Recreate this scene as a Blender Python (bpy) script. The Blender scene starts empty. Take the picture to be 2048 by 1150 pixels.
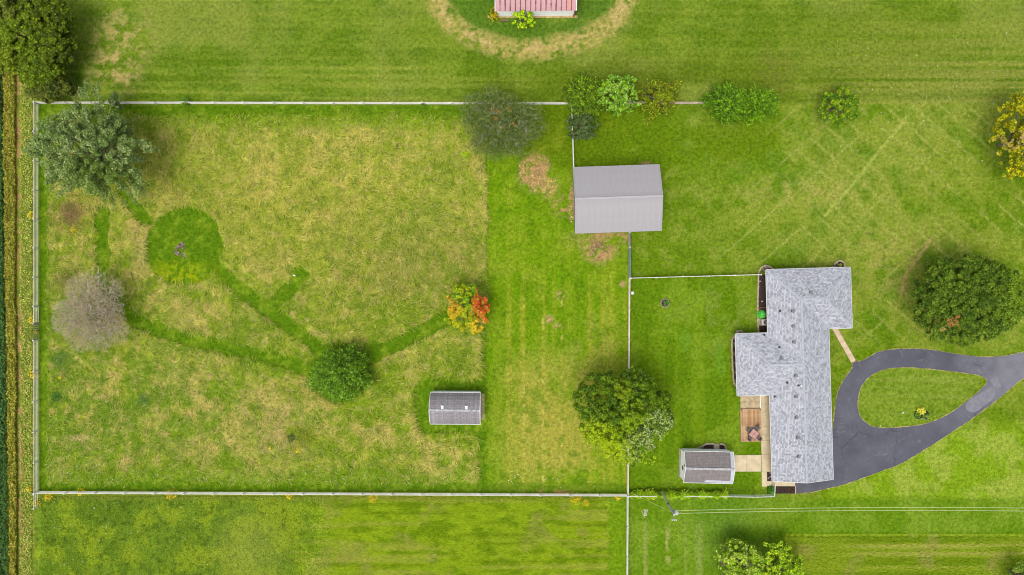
import bpy, bmesh, math, random
import numpy as np
from mathutils import Vector, Matrix

# ------------------------------------------------------------ camera, sky, sun, exposure
scene = bpy.context.scene
COL = scene.collection
CAM_H = 100.0            # camera height above the ground, metres
MPP = 0.07               # metres on the ground per photo pixel
cam_d = bpy.data.cameras.new('camera'); cam = bpy.data.objects.new('camera', cam_d); COL.objects.link(cam)
cam.location = (0, 0, CAM_H); cam.rotation_euler = (0, 0, 0)
cam_d.sensor_width = 36; cam_d.lens = 36 * CAM_H / (2048 * MPP); cam_d.clip_start = .5; cam_d.clip_end = 6000
scene.camera = cam
SUN_EL, SUN_AZ = math.radians(69), math.radians(212)      # high, hazy sun a little south-south-west
world = bpy.data.worlds.new('World'); scene.world = world; world.use_nodes = True
nt = world.node_tree; bg = nt.nodes['Background']
sky = nt.nodes.new('ShaderNodeTexSky'); sky.sky_type = 'NISHITA'; sky.sun_disc = False
sky.sun_elevation = SUN_EL; sky.sun_rotation = SUN_AZ; sky.dust_density = 4; sky.air_density = 1.0; sky.ozone_density = .6
hs = nt.nodes.new('ShaderNodeHueSaturation'); hs.inputs['Saturation'].default_value = .45        # thin high cloud
nt.links.new(sky.outputs[0], hs.inputs['Color']); nt.links.new(hs.outputs[0], bg.inputs[0]); bg.inputs[1].default_value = 0.15
sd = bpy.data.lights.new('sun', 'SUN'); sd.energy = 1.4; sd.angle = math.radians(32); sd.color = (1, .95, .87)
sun = bpy.data.objects.new('sun', sd); COL.objects.link(sun)
_d = Vector((math.sin(SUN_AZ) * math.cos(SUN_EL), math.cos(SUN_AZ) * math.cos(SUN_EL), math.sin(SUN_EL)))
sun.rotation_euler = _d.to_track_quat('Z', 'Y').to_euler(); sun.location = (0, 0, 60)
vs = scene.view_settings; vs.view_transform = 'Standard'; vs.look = 'None'; vs.gamma = 1; vs.use_curve_mapping = False
vs.exposure = 0.62
scene.render.filter_size = 1.0; scene.cycles.filter_width = 1.05

# ------------------------------------------------------------ helpers
K = 0.70
def lin(c): c = np.asarray(c, float) / 255.; return np.where(c <= .04045, c / 12.92, ((c + .055) / 1.055) ** 2.4)
def C(r, g, b, k=1.0): return lin((r, g, b)) * K * k                      # colour the thing shows in daylight -> surface albedo
def W(px, py, z=0.0):                                                    # map position of a point seen at height z
    f = MPP * (CAM_H - z) / CAM_H
    return Vector(((px - 1024) * f, (575 - py) * f, z))
def tag(o, label=None, cat=None, group=None, kind=None):
    if label: o['label'] = label
    if cat: o['category'] = cat
    if group: o['group'] = group
    if kind: o['kind'] = kind
    return o
def empty(name, loc=(0, 0, 0), rz=0.0, label=None, cat=None, group=None):
    o = bpy.data.objects.new(name, None); COL.objects.link(o); o.location = loc; o.rotation_euler = (0, 0, rz)
    o.empty_display_size = .3
    return tag(o, label, cat, group)
def link(name, me, mat=None, parent=None, loc=None, rot=None):
    if mat is not None and not me.materials: me.materials.append(mat)
    o = bpy.data.objects.new(name, me); COL.objects.link(o)
    if parent is not None: o.parent = parent
    if loc is not None: o.location = loc
    if rot is not None: o.rotation_euler = rot
    return o
def mesh_np(name, V, F, col=None, smooth=False):
    V = np.ascontiguousarray(V, np.float32).reshape(-1, 3); F = np.ascontiguousarray(F, np.int32)
    me = bpy.data.meshes.new(name); k = F.shape[1]; n = F.shape[0]
    me.vertices.add(len(V)); me.vertices.foreach_set('co', V.ravel())
    me.loops.add(n * k); me.loops.foreach_set('vertex_index', F.ravel())
    me.polygons.add(n); me.polygons.foreach_set('loop_start', np.arange(n, dtype=np.int32) * k)
    me.polygons.foreach_set('loop_total', np.full(n, k, np.int32))
    if smooth: me.polygons.foreach_set('use_smooth', np.ones(n, bool))
    if col is not None:
        a = me.attributes.new('Col', 'FLOAT_COLOR', 'POINT'); c = np.ones((len(V), 4), np.float32); c[:, :col.shape[1]] = col
        a.data.foreach_set('color', c.ravel())
    me.update(); me.validate(); return me
class MB:
    """collects boxes, tubes and polygons into one mesh"""
    def __init__(s): s.v = []; s.f = []; s.uv = {}
    def box(s, c, d, rz=0.0, M=None):
        x, y, z = d[0] / 2, d[1] / 2, d[2] / 2; b = len(s.v)
        R = M if M is not None else Matrix.Rotation(rz, 3, 'Z')
        for q in ((-x, -y, -z), (x, -y, -z), (x, y, -z), (-x, y, -z), (-x, -y, z), (x, -y, z), (x, y, z), (-x, y, z)):
            s.v.append(Vector(c) + R @ Vector(q))
        for f in ((0, 3, 2, 1), (4, 5, 6, 7), (0, 1, 5, 4), (1, 2, 6, 5), (2, 3, 7, 6), (3, 0, 4, 7)): s.f.append(tuple(b + i for i in f))
        return s
    def beam(s, p, q, w, h):
        p, q = Vector(p), Vector(q); d = q - p; L = d.length
        M = d.to_track_quat('X', 'Z').to_matrix(); return s.box((p + q) / 2, (L, w, h), M=M)
    def tube(s, p, q, r0, r1=None, n=8, cap=True):
        p, q = Vector(p), Vector(q); r1 = r0 if r1 is None else r1; M = (q - p).to_track_quat('Z', 'Y').to_matrix(); b = len(s.v)
        for c, r in ((p, r0), (q, r1)):
            for i in range(n): a = 2 * math.pi * i / n; s.v.append(c + M @ Vector((r * math.cos(a), r * math.sin(a), 0)))
        for i in range(n): j = (i + 1) % n; s.f.append((b + i, b + j, b + n + j, b + n + i))
        if cap: s.f.append(tuple(b + n + i for i in range(n))); s.f.append(tuple(b + n - 1 - i for i in range(n)))
        return s
    def poly(s, pts, udir=None, org=None):
        b = len(s.v); pts = [Vector(p) for p in pts]; s.v += pts; s.f.append(tuple(range(b, b + len(pts))))
        if udir is not None:
            n = (pts[1] - pts[0]).cross(pts[2] - pts[0]).normalized(); u = Vector(udir).normalized(); w = n.cross(u)
            s.uv[len(s.f) - 1] = [((p).dot(u), (p).dot(w)) for p in pts]
        return s
    def mesh(s, name, smooth=False):
        me = bpy.data.meshes.new(name); me.from_pydata([tuple(v) for v in s.v], [], s.f)
        if s.uv:
            ul = me.uv_layers.new(name='UVMap')
            for fi, uvs in s.uv.items():
                for li, uv in zip(me.polygons[fi].loop_indices, uvs): ul.data[li].uv = uv
        if smooth:
            for p in me.polygons: p.use_smooth = True
        me.update(); return me
    def obj(s, name, mat, parent=None, smooth=False, loc=None, rot=None):
        return link(name, s.mesh(name, smooth), mat, parent, loc, rot)

# value noise on arrays
def vn(x, y, scale, seed=0):
    x = np.asarray(x, float) / scale; y = np.asarray(y, float) / scale
    xi = np.floor(x).astype(np.int64); yi = np.floor(y).astype(np.int64); fx = x - xi; fy = y - yi
    fx = fx * fx * (3 - 2 * fx); fy = fy * fy * (3 - 2 * fy)
    def h(a, b):
        n = (a * 374761393 + b * 668265263 + seed * 1442695041) & 0xffffffff
        n = ((n ^ (n >> 13)) * 1274126177) & 0xffffffff; n = n ^ (n >> 16)
        return (n & 0xffffff) / 16777215.
    return (h(xi, yi) * (1 - fx) + h(xi + 1, yi) * fx) * (1 - fy) + (h(xi, yi + 1) * (1 - fx) + h(xi + 1, yi + 1) * fx) * fy
def fbm(x, y, scale, seed=0, o=4):
    s = 0; a = 1; t = 0
    for i in range(o):
        ca, sa = math.cos(.6 * i + .3), math.sin(.6 * i + .3)
        s = s + a * vn(x * ca - y * sa, x * sa + y * ca, scale / 2 ** i, seed + i * 17); t += a; a *= .55
    return s / t
def sat(c, k=1.25, con=1.0):
    lum = (c * np.array([.3, .6, .1])).sum(-1, keepdims=True); return np.clip((lum + (c - lum) * k), .004, .9)
def ss(v, a, b): t = np.clip((v - a) / (b - a), 0, 1); return t * t * (3 - 2 * t)

# ------------------------------------------------------------ materials
MATS = {}
def newmat(name):
    m = bpy.data.materials.new(name); m.use_nodes = True; n = m.node_tree.nodes; l = m.node_tree.links
    return m, n, l, n['Principled BSDF']
def ramp(n, l, src, stops):
    r = n.new('ShaderNodeValToRGB'); l.new(src, r.inputs[0]); e = r.color_ramp.elements
    while len(e) < len(stops): e.new(.5)
    for el, (p, c) in zip(e, stops): el.position = p; el.color = (*c, 1) if len(c) == 3 else c
    return r.outputs[0]
def noise(n, l, vec, scale, detail=4, rough=.6):
    t = n.new('ShaderNodeTexNoise'); t.inputs['Scale'].default_value = scale; t.inputs['Detail'].default_value = detail; t.inputs['Roughness'].default_value = rough
    if vec is not None: l.new(vec, t.inputs['Vector'])
    return t.outputs[0]
def mix(n, l, f, a, b, mode='MIX'):
    m = n.new('ShaderNodeMix'); m.data_type = 'RGBA'; m.blend_type = mode
    for i, s in ((0, f), (6, a), (7, b)):
        if hasattr(s, 'is_linked') or hasattr(s, 'links'): l.new(s, m.inputs[i])
        elif i == 0: m.inputs[0].default_value = s
        else: m.inputs[i].default_value = (*s, 1)
    return m.outputs[2]
def bump(n, l, h, p, strength=.4, dist=.05):
    b = n.new('ShaderNodeBump'); b.inputs['Strength'].default_value = strength; b.inputs['Distance'].default_value = dist
    l.new(h, b.inputs['Height']); l.new(b.outputs[0], p.inputs['Normal'])
def plain(name, c, var=.12, scale=3., rough=.7, metal=0., b=.0, c2=None):
    """weathered surface of one base colour"""
    if name in MATS: return MATS[name]
    m, n, l, p = newmat(name); tc = n.new('ShaderNodeTexCoord'); c = np.asarray(c)
    f = noise(n, l, tc.outputs['Object'], scale, 5)
    lo = c * (1 - 2 * var) if c2 is None else np.asarray(c2); hi = np.minimum(c * (1 + 2 * var), .95)
    l.new(ramp(n, l, f, [(.3, tuple(lo)), (.7, tuple(hi))]), p.inputs['Base Color'])
    p.inputs['Roughness'].default_value = rough; p.inputs['Metallic'].default_value = metal
    if b: bump(n, l, noise(n, l, tc.outputs['Object'], scale * 6, 3), p, b, .02)
    MATS[name] = m; return m
def leafmat(name, trans=.25, rough=.55, spec=.15):
    m, n, l, p = newmat(name); a = n.new('ShaderNodeAttribute'); a.attribute_name = 'Col'
    l.new(a.outputs['Color'], p.inputs['Base Color']); p.inputs['Roughness'].default_value = rough; p.inputs['Specular IOR Level'].default_value = spec
    t = n.new('ShaderNodeBsdfTranslucent'); l.new(a.outputs['Color'], t.inputs[0]); ms = n.new('ShaderNodeMixShader'); ms.inputs[0].default_value = trans
    l.new(p.outputs[0], ms.inputs[1]); l.new(t.outputs[0], ms.inputs[2]); l.new(ms.outputs[0], n['Material Output'].inputs[0]); return m
LEAF = leafmat('leaf', .25); GRASS = leafmat('grass_blade', .2, .9, .0)
BARK = plain('bark', C(120, 108, 92), .25, 6, .9, b=.5)
TWIG = leafmat('twig_wood', 0, .9)

def shingle(name, dark, light, mott=1., streak=None, speck=.5, bw=.32, rh=.17, tint=None):
    """asphalt shingles, UV in metres: u along the eave, v up the slope"""
    m, n, l, p = newmat(name); tc = n.new('ShaderNodeTexCoord'); uv = tc.outputs['UV']; dark, light = np.asarray(dark), np.asarray(light)
    br = n.new('ShaderNodeTexBrick'); l.new(uv, br.inputs['Vector']); br.inputs['Scale'].default_value = 1; br.inputs['Brick Width'].default_value = bw
    br.inputs['Row Height'].default_value = rh; br.inputs['Mortar Size'].default_value = .012
    v = n.new('ShaderNodeTexWhiteNoise'); v.noise_dimensions = '2D'
    sn = n.new('ShaderNodeVectorMath'); sn.operation = 'SNAP'; l.new(uv, sn.inputs[0]); sn.inputs[1].default_value = (bw * .8, rh, 1); l.new(sn.outputs[0], v.inputs['Vector'])
    bl = ramp(n, l, noise(n, l, uv, 1.7, 3, .75), [(.34, (0.,) * 3), (.66, (1.,) * 3)])
    v2 = n.new('ShaderNodeTexWhiteNoise'); v2.noise_dimensions = '2D'; s2 = n.new('ShaderNodeVectorMath'); s2.operation = 'SNAP'; l.new(uv, s2.inputs[0]); s2.inputs[1].default_value = (bw * 1.9, rh * 2, 1); l.new(s2.outputs[0], v2.inputs['Vector'])
    f = mix(n, l, .12, v.outputs['Value'], v2.outputs['Value']); f = mix(n, l, speck, bl, f)
    big = noise(n, l, uv, .3, 4, .6); bigc = ramp(n, l, big, [(.3, (0.0,) * 3), (.7, (1.,) * 3)])
    f = mix(n, l, .14 * mott, f, bigc)
    c = ramp(n, l, f, [(.05, tuple(dark)), (.5, tuple(dark * .45 + light * .55)), (.95, tuple(light))])
    if streak is not None:
        mp = n.new('ShaderNodeMapping'); mp.inputs['Scale'].default_value = (3.2, .35, 1); l.new(uv, mp.inputs['Vector'])
        s = ramp(n, l, noise(n, l, mp.outputs[0], 1.3, 6, .7), [(.42, (0,) * 3), (.62, (1,) * 3)]); c = mix(n, l, s, c, streak)
    fine = noise(n, l, uv, 9, 2); c = mix(n, l, .35, c, ramp(n, l, fine, [(.3, (.55,) * 3), (.7, (1.,) * 3)]), 'MULTIPLY')
    c = mix(n, l, br.outputs['Fac'], c, tuple(dark * .7)); l.new(c, p.inputs['Base Color']); p.inputs['Roughness'].default_value = .9
    bump(n, l, br.outputs['Fac'], p, .5, -.01); return m

WHITE = plain('white_paint', C(232, 232, 228), .05, 2, .55)
TRIM = plain('white_trim', C(222, 222, 220), .08, 3, .5)
FENCE = plain('fence_paint', C(234, 232, 220), .08, .9, .8, c2=C(190, 186, 170))
MULCH = plain('mulch', C(58, 44, 38), .3, 12, .95, b=.8)
STONE = plain('edging_stone', C(186, 168, 142), .22, 5, .85, b=.3)
CONC = plain('tan_concrete', C(206, 190, 154), .09, 1.2, .85, b=.1)
CONC2 = plain('stained_concrete', C(182, 164, 128), .16, 2.2, .85, b=.1)
DARK = plain('dark_metal', C(48, 50, 54), .15, 4, .5)
GALV = plain('galvanised_metal', C(150, 152, 156), .12, 4, .4, .6)
GLASS = plain('window_glass', C(60, 72, 82), .1, 1, .1)
# ------------------------------------------------------------ ground
def seg_dist(x, y, pts):
    d = np.full(np.shape(x), 1e9)
    for (ax, ay), (bx, by) in zip(pts[:-1], pts[1:]):
        vx, vy = bx - ax, by - ay; t = np.clip(((x - ax) * vx + (y - ay) * vy) / (vx * vx + vy * vy), 0, 1)
        d = np.minimum(d, np.hypot(x - ax - t * vx, y - ay - t * vy))
    return d
def boxm(x, y, x0, x1, y0, y1, s=4): return ss(x, x0 - s, x0 + s) * (1 - ss(x, x1 - s, x1 + s)) * ss(y, y0 - s, y0 + s) * (1 - ss(y, y1 - s, y1 + s))
def ellm(x, y, cx, cy, rx, ry, s=.12): return 1 - ss(np.hypot((x - cx) / rx, (y - cy) / ry), 1 - s, 1 + s)
def lay(c, col, m): return c * (1 - m[..., None]) + np.asarray(col) * m[..., None]
PATHS = [[(204, 425), (203, 480), (206, 560), (235, 600), (270, 640), (330, 664), (400, 683), (480, 702), (560, 720), (628, 742)],
         [(445, 545), (470, 572), (500, 592), (545, 625), (590, 660), (645, 700)],
         [(545, 612), (575, 580), (600, 556)], [(725, 715), (760, 703), (800, 685), (850, 660), (900, 632)], [(292, 440), (262, 405), (245, 380)]]
def meadow_mask(x, y):
    n = fbm(x, y, 26, 5, 3) - .5; wx = x + 10 * n; wy = y + 10 * (fbm(x, y, 24, 9, 3) - .5)
    right = 974 - 10 * ss(y, 600, 700) - 8 * ss(y, 860, 900)
    m = ss(wx, 90, 108) * (1 - ss(wx, right - 4, right + 1)) * ss(wy + 14 * (vn(x, y, 30, 6) - .5), 218, 250) * (1 - ss(wy, 955, 972))
    m = m * (1 - ellm(wx, wy, 370, 493, 78, 82, .06)); m = m * (1 - ellm(wx, wy, 600, 549, 22, 17, .25))
    for i, p in enumerate(PATHS): m = m * ss(seg_dist(wx, wy, p), (13 if i < 3 else 14) if i < 4 else 10, 18)
    r = np.maximum(np.abs(x - 905) - 48, 0), np.maximum(np.abs(wy - 812) - 28, 0)
    m = m * ss(np.hypot(r[0], r[1]), 27, 31) * (1 - boxm(x, y, 955, 990, 760, 880, 3))
    m = m * (1 - ellm(wx, wy, 678, 745, 60, 62, .1)) * (1 - ellm(wx, wy, 745, 700, 26, 20, .3))
    return np.clip(m, 0, 1)
DRY_ARC = [(868, -10), (882, 20), (905, 48), (945, 72), (990, 92), (1040, 100), (1090, 98), (1140, 86), (1190, 68), (1228, 42), (1248, 12), (1262, -20)]
def ground_rgb(x, y):
    """surface colour of the turf at map position x, y (photo scale); returns colour, coarseness"""
    sh = np.shape(x); n1 = fbm(x, y, 160, 1, 4); n2 = fbm(x, y, 45, 2, 4); n3 = fbm(x, y, 16, 3, 3); n4 = fbm(x, y, 7, 4, 2)
    c = np.zeros(sh + (3,)) + C(116, 144, 36); rough = np.full(sh, .5)
    c = lay(c, C(134, 152, 56), ss(n2, .46, .68) * .7); c = lay(c, C(92, 132, 26), ss(n3, .5, .75) * .6); c = lay(c, C(150, 156, 72), ss(n1, .58, .72) * .35)
    # north lawn: mown east-west
    N = boxm(x, y, 100, 3000, -2000, 208, 3)
    st = .5 + .5 * np.sin(y / 2.5 + 1.5 * vn(x, y, 400, 7)) ; st2 = vn(x * .02, y, 5, 11); st3 = vn(x * .012, y, 11, 12)
    cn = lay(np.zeros(sh + (3,)) + C(114, 144, 44), C(92, 130, 30), ss(n2, .42, .66)); cn = lay(cn, C(84, 126, 34), ss(fbm(x * .5, y, 20, 161, 4), .54, .68) * .6)
    cn = lay(cn, C(144, 162, 62), ss(st2, .4, .8) * .6 * (.35 + .65 * ss(y, 80, 150))); cn = lay(cn, C(76, 116, 20), ss(st3, .5, .85) * .65 * (.3 + .7 * ss(y, 90, 150)))
    cn = lay(cn, C(140, 154, 70), ss(n1, .5, .68) * .5); cn = lay(cn, C(146, 154, 72), ellm(x, y, 1880, 150, 260, 90, .7) * ss(st2, .2, .8) * .75)
    cn = lay(cn, C(82, 118, 30), ellm(x, y, 1880, 192, 200, 9, .7) * .5); cn = lay(cn, C(96, 112, 42), ellm(x, y, 1290, 150, 110, 32, .8) * .5)
    cn = lay(cn, C(136, 128, 70), ellm(x, y, 1550, 150, 38, 50, .8) * .55 * ss(n3, .3, .6))
    dry = ellm(x, y, 240, 75, 55, 60, .8) * .75 + ellm(x, y, 232, 150, 38, 36, .8) * .9 + ellm(x, y, 155, 160, 22, 40, .8) * .5
    cn = lay(cn, C(176, 166, 102), np.clip(dry * ss(n3 + (n4 - .5) * .6, .42, .62), 0, 1))
    cn = lay(cn, C(90, 118, 24), ellm(x, y, 1330, 175, 330, 60, .6) * .65 * ss(n2, .3, .55)); cn = lay(cn, C(92, 122, 26), ellm(x, y, 1700, 90, 260, 90, .7) * .4)
    d = seg_dist(x + 14 * (n3 - .5), y + 14 * (fbm(x, y, 18, 31, 3) - .5), DRY_ARC)
    cn = lay(cn, C(76, 126, 36), ellm(x, y, 1070, 5, 185, 86, .15) * .9 * ss(n2 * .6 + n3 * .4, .25, .5))
    cn = lay(cn, C(180, 170, 98), (1 - ss(d, 14, 30)) * ss(n3 * .5 + n4 * .5, .3, .5) * .7); cn = lay(cn, C(200, 180, 122), (1 - ss(d, 1, 16)) * ss(n4 * .6 + n2 * .4, .4, .64) * .75)
    c = lay(c, C(0, 0, 0), N) + cn * N[..., None]
    # mown strip between meadow and yard: north-south passes
    S = boxm(x, y, 955, 1256, 208, 990, 3)
    cs = lay(np.zeros(sh + (3,)) + C(98, 150, 16), C(122, 158, 34), ss(n2, .4, .65)); sx = vn(x, y * .012, 9, 21)
    cs = lay(cs, C(158, 168, 52), ss(sx, .45, .85) * (.2 * ss(y, 330, 420) + .5 * ss(y, 520, 640))); cs = lay(cs, C(86, 138, 10), ss(1 - sx, .55, .9) * .6)
    cs = lay(cs, C(166, 166, 72), boxm(x, y, 1010, 1230, 720, 970, 60) * ss(n1 + .3 * (n3 - .5), .34, .56) * .85); cs = lay(cs, C(150, 158, 68), ellm(x, y, 1190, 700, 45, 60, .8) * .7 * ss(n3, .3, .6))
    k6 = fbm(x, y, 18, 152, 4); cs = lay(cs, C(78, 130, 12), ss(k6, .54, .7) * .5)
    for lx in (1048, 1085, 1123):
        cs = lay(cs, C(196, 190, 96), (1 - ss(np.abs(x - lx - 2 * (n2 - .5)), .8, 2.8)) * ss(vn(x, y, 9, 40 + lx), .55, .75) * ss(y, 480 if lx < 1100 else 560, 620) * .8)
    cs = lay(cs, C(88, 132, 28), boxm(x, y, 950, 1256, 966, 990, 4) * .7); cs = lay(cs, C(168, 150, 84), boxm(x, y, 1040, 1160, 980, 990, 2) * ss(vn(x, y, 12, 77), .6, .75))
    for qx, qy, r in ((1121, 591, 8), (1098, 638, 8), (1115, 652, 6), (1245, 568, 6)): cs = lay(cs, C(182, 160, 108), ellm(x, y, qx, qy, r, r, .6) * ss(n4, .3, .5))
    cs = lay(cs, C(92, 118, 18), boxm(x, y, 1040, 1250, 200, 330, 30) * .7); cs = lay(cs, C(142, 160, 50), ss(fbm(x, y, 26, 181, 4), .5, .66) * .3)
    c = c * (1 - S[..., None]) + cs * S[..., None]
    # back yard and lawn round the house
    Y = boxm(x, y, 1256, 3000, 208, 1000, 3)
    cy = lay(np.zeros(sh + (3,)) + C(98, 138, 26), C(124, 150, 48), ss(n2, .38, .62) * ss(x, 1300, 1500)); cy = lay(cy, C(86, 132, 14), ss(n3, .52, .8) * .6)
    E = ss(x, 1320, 1500) * (1 - ss(y, 640, 720)); cy = lay(cy, C(142, 158, 66), E * ss(n1 + .4 * (n3 - .5), .46, .66) * .5); cy = lay(cy, C(84, 134, 34), E * ss(1 - n2, .5, .75) * .5)
    cy = lay(cy, C(164, 164, 88), ellm(x, y, 1620, 385, 190, 28, .8) * ss(n3, .5, .7) * .6); cy = lay(cy, C(160, 160, 84), ellm(x, y, 1790, 520, 100, 75, .8) * ss(n3 * .6 + n4 * .4, .38, .65) * .65)
    k5 = fbm(x, y, 22, 151, 4); cy = lay(cy, C(146, 162, 66), ss(k5, .55, .7) * .4); cy = lay(cy, C(80, 124, 22), ss(1 - k5, .55, .7) * .5)
    u = (x + y * 1.15) / 1.5; v = (x - y * 1.15) / 1.5; E2 = E * ss(x, 1500, 1660)
    def lines(q, per, w, seed): k = np.abs(((q / per) % 1) - .5) * per; return (1 - ss(k, w * .4, w)) * ss(vn(x, y, 60, seed), .35, .6)
    cy = lay(cy, C(160, 172, 84), E2 * lines(v + 3 * (n2 - .5), 37, 3.2, 51) * .6); cy = lay(cy, C(160, 172, 84), E * lines(u + 3 * (n2 - .5), 63, 3.2, 52) * .5 * (1 - ss(x, 1830, 1900)))
    dl = seg_dist(x, y, [(1815, 232), (1700, 375), (1650, 430)]); cy = lay(cy, C(168, 182, 88), (1 - ss(dl, 2, 4.5)) * .6); dl = seg_dist(x, y, [(1862, 478), (1812, 550), (1800, 590)]); cy = lay(cy, C(192, 164, 110), (1 - ss(dl, 2, 5)) * .6 * ss(n4, .3, .5))
    BY = boxm(x, y, 1256, 1545, 556, 990, 10); cb = lay(np.zeros(sh + (3,)) + C(86, 134, 12), C(110, 150, 36), ss(n2, .42, .68)); cb = lay(cb, C(124, 150, 58), ellm(x, y, 1440, 640, 90, 70, .7) * ss(n3, .4, .7) * .6)
    sb = vn(x, y * .02, 8, 22); cb = lay(cb, C(116, 154, 34), ss(sb, .6, .9) * .45)
    cb = lay(cb, C(96, 158, 44), (ellm(x, y, 1370, 680, 10, 22, .6) + ellm(x, y, 1440, 720, 11, 34, .6)) * .6); cb = lay(cb, C(74, 116, 12), boxm(x, y, 1262, 1510, 972, 985, 5) * .5)
    cy = cy * (1 - BY[..., None]) + cb * BY[..., None]
    BR = boxm(x, y, 1650, 3000, 850, 1070, 25); cy2 = lay(np.zeros(sh + (3,)) + C(122, 164, 34), C(146, 172, 64), ss(n2, .4, .65)); cy2 = lay(cy2, C(98, 144, 22), ss(n3, .55, .8) * .6)
    cy = cy * (1 - BR[..., None]) + cy2 * BR[..., None]
    isl = ellm(x, y, 1820, 795, 140, 65, .1); cy = lay(cy, C(120, 152, 48), isl * .7); cy = lay(cy, C(86, 128, 24), isl * ss(n3, .5, .75) * .7); cy = lay(cy, C(142, 162, 72), isl * ss(vn(x * .05, y, 5, 61), .6, .8) * .4)
    c = c * (1 - Y[..., None]) + cy * Y[..., None]
    # upper strip x 1145-1260 above/around the barn: bright lush
    U = boxm(x, y, 1150, 1560, 225, 330, 14); c = lay(c, C(88, 128, 10), U * ss(n2, .3, .6) * .8); c = lay(c, C(138, 158, 58), ellm(x, y, 1440, 420, 110, 60, .8) * ss(n3, .4, .7) * .5)
    # worn soil and debris by the barn
    for qx, qy, rx, ry, k in ((1200, 502, 30, 22, .9), (1128, 412, 22, 20, .8), (1146, 405, 7, 30, .9), (1068, 345, 28, 32, .95), (1095, 374, 20, 22, .5), (1240, 474, 16, 10, .8), (1210, 470, 22, 5, .8), (1288, 326, 14, 3, .8), (1195, 480, 55, 22, .35)):
        c = lay(c, C(186, 150, 110), ellm(x, y, qx, qy, rx, ry, .6) * ss(n4 * .6 + n3 * .4, .38, .56) * k)
    # south side
    F = boxm(x, y, -4000, 1256, 990, 5000, 2)
    k2 = fbm(x, y, 28, 141, 4); cl = lay(np.zeros(sh + (3,)) + C(112, 148, 44), C(92, 130, 36), ss(k2, .47, .62) * .6); cl = lay(cl, C(142, 168, 44), ss(fbm(x, y, 36, 142, 4), .46, .62) * .8); cl = lay(cl, C(72, 108, 34), ss(fbm(x, y, 8, 143, 3), .56, .72) * .6); cl = lay(cl, C(150, 168, 70), ellm(x, y, 500, 1100, 60, 60, .8) * .6)
    cr = lay(np.zeros(sh + (3,)) + C(150, 184, 38), C(120, 160, 28), ss(fbm(x * .5, y, 12, 62, 4), .48, .62)); rs = vn(x * .03, y + 2 * (n1 - .5), 6, 63); cr = lay(cr, C(174, 184, 76), ss(rs, .6, .85) * .6); cr = lay(cr, C(104, 140, 26), ss(1 - rs, .68, .9) * .6)
    cr = lay(cr, C(170, 170, 88), ss(n2, .6, .75) * .5)
    tr = ss(x + 90 * (n2 - .5), 540, 720); cf = cl * (1 - tr[..., None]) + cr * tr[..., None]; cf = lay(cf, C(104, 150, 26), ss(x + 12 * (n3 - .5), 1212, 1220)); cf = lay(cf, C(126, 142, 52), boxm(x, y, 60, 1250, 988, 1000, 4) * .6)
    c = c * (1 - F[..., None]) + cf * F[..., None]
    G = boxm(x, y, 1257, 4000, 996, 5000, 6); cg = lay(np.zeros(sh + (3,)) + C(92, 140, 26), C(112, 152, 42), ss(n2, .4, .66)); sv = vn(x, y * .01, 10, 71)
    cg = lay(cg, C(146, 162, 80), ss(sv, .5, .85) * .7 * boxm(x, y, 1270, 1430, 1045, 1500, 14)); cg = lay(cg, C(188, 182, 112), (1 - ss(np.abs(x - 1336), 2, 7)) * boxm(x, y, 1300, 1380, 1060, 1130, 12) * .6 * ss(n4, .3, .6))
    cg = lay(cg, C(84, 142, 48), ellm(x, y, 1450, 1060, 60, 60, .8) * .5); cg = lay(cg, C(70, 122, 12), ellm(x, y, 1500, 1072, 60, 16, .7) * .6)
    hh = boxm(x, y, 1570, 4000, 1068, 5000, 3) ; rs2 = vn(x * .015, y, 5.5, 72); ch = lay(np.zeros(sh + (3,)) + C(140, 170, 42), C(184, 188, 94), ss(rs2, .62, .85) * .6); ch = lay(ch, C(100, 142, 22), ss(1 - rs2, .6, .85) * .6); ch = lay(ch, C(168, 164, 92), ss(n2, .56, .72) * .5)
    cg = cg * (1 - hh[..., None]) + ch * hh[..., None]; cg = lay(cg, C(70, 122, 14), boxm(x, y, 1560, 4000, 1064, 1069, 2) * .6)
    c = c * (1 - G[..., None]) + cg * G[..., None]
    # meadow
    P = boxm(x, y, 78, 958, 210, 984, 3) + boxm(x, y, 950, 974, 210, 985, 2) * (1 - ss(x, 972, 976)); P = np.clip(P, 0, 1)
    mm = meadow_mask(x, y); lush = lay(np.zeros(sh + (3,)) + C(80, 130, 20), C(116, 152, 36), ss(n3, .45, .72)); lush = lay(lush, C(74, 122, 18), ss(n4, .5, .75) * .7); lush = lay(lush, C(140, 164, 24), ellm(x, y, 360, 550, 60, 26, .8) * ss(n4, .35, .6))
    cm = meadow_rgb(x, y, n1, n2, n3, n4); cp = lush * (1 - mm[..., None]) + cm * mm[..., None]
    # edge straw left by the mower
    c = c * (1 - P[..., None]) + cp * P[..., None]; rough = np.where(P * mm > .3, 1., rough)
    rough = np.maximum(rough, F * .85); rough = np.maximum(rough, hh * .8)
    # field margin on the far west
    L = 1 - ss(x + 5 * (n3 - .5), 66, 72); cL = lay(np.zeros(sh + (3,)) + C(134, 150, 56), C(108, 132, 46), ss(n3, .4, .65)); cL = lay(cL, C(172, 168, 86), ss(n4, .55, .75) * .6)
    sl_ = np.clip((y - 300) / 800, 0, 1.1) * 9; bd = np.abs(x - sl_ * .8 - (37 + 3 * (vn(x * 0, y, 60, 81) - .5))); cL = lay(cL, C(176, 138, 104), (1 - ss(bd, 2.5, 7)) * ss(n4 * .6 + n2 * .4, .4, .62) * .9); cL = lay(cL, C(150, 146, 52), 1 - ss(x, 30, 36)); cL = lay(cL, C(70, 76, 44), 1 - ss(x, 8, 14)); cL = lay(cL, C(72, 104, 46), 1 - ss(x, -60, -25))
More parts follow.
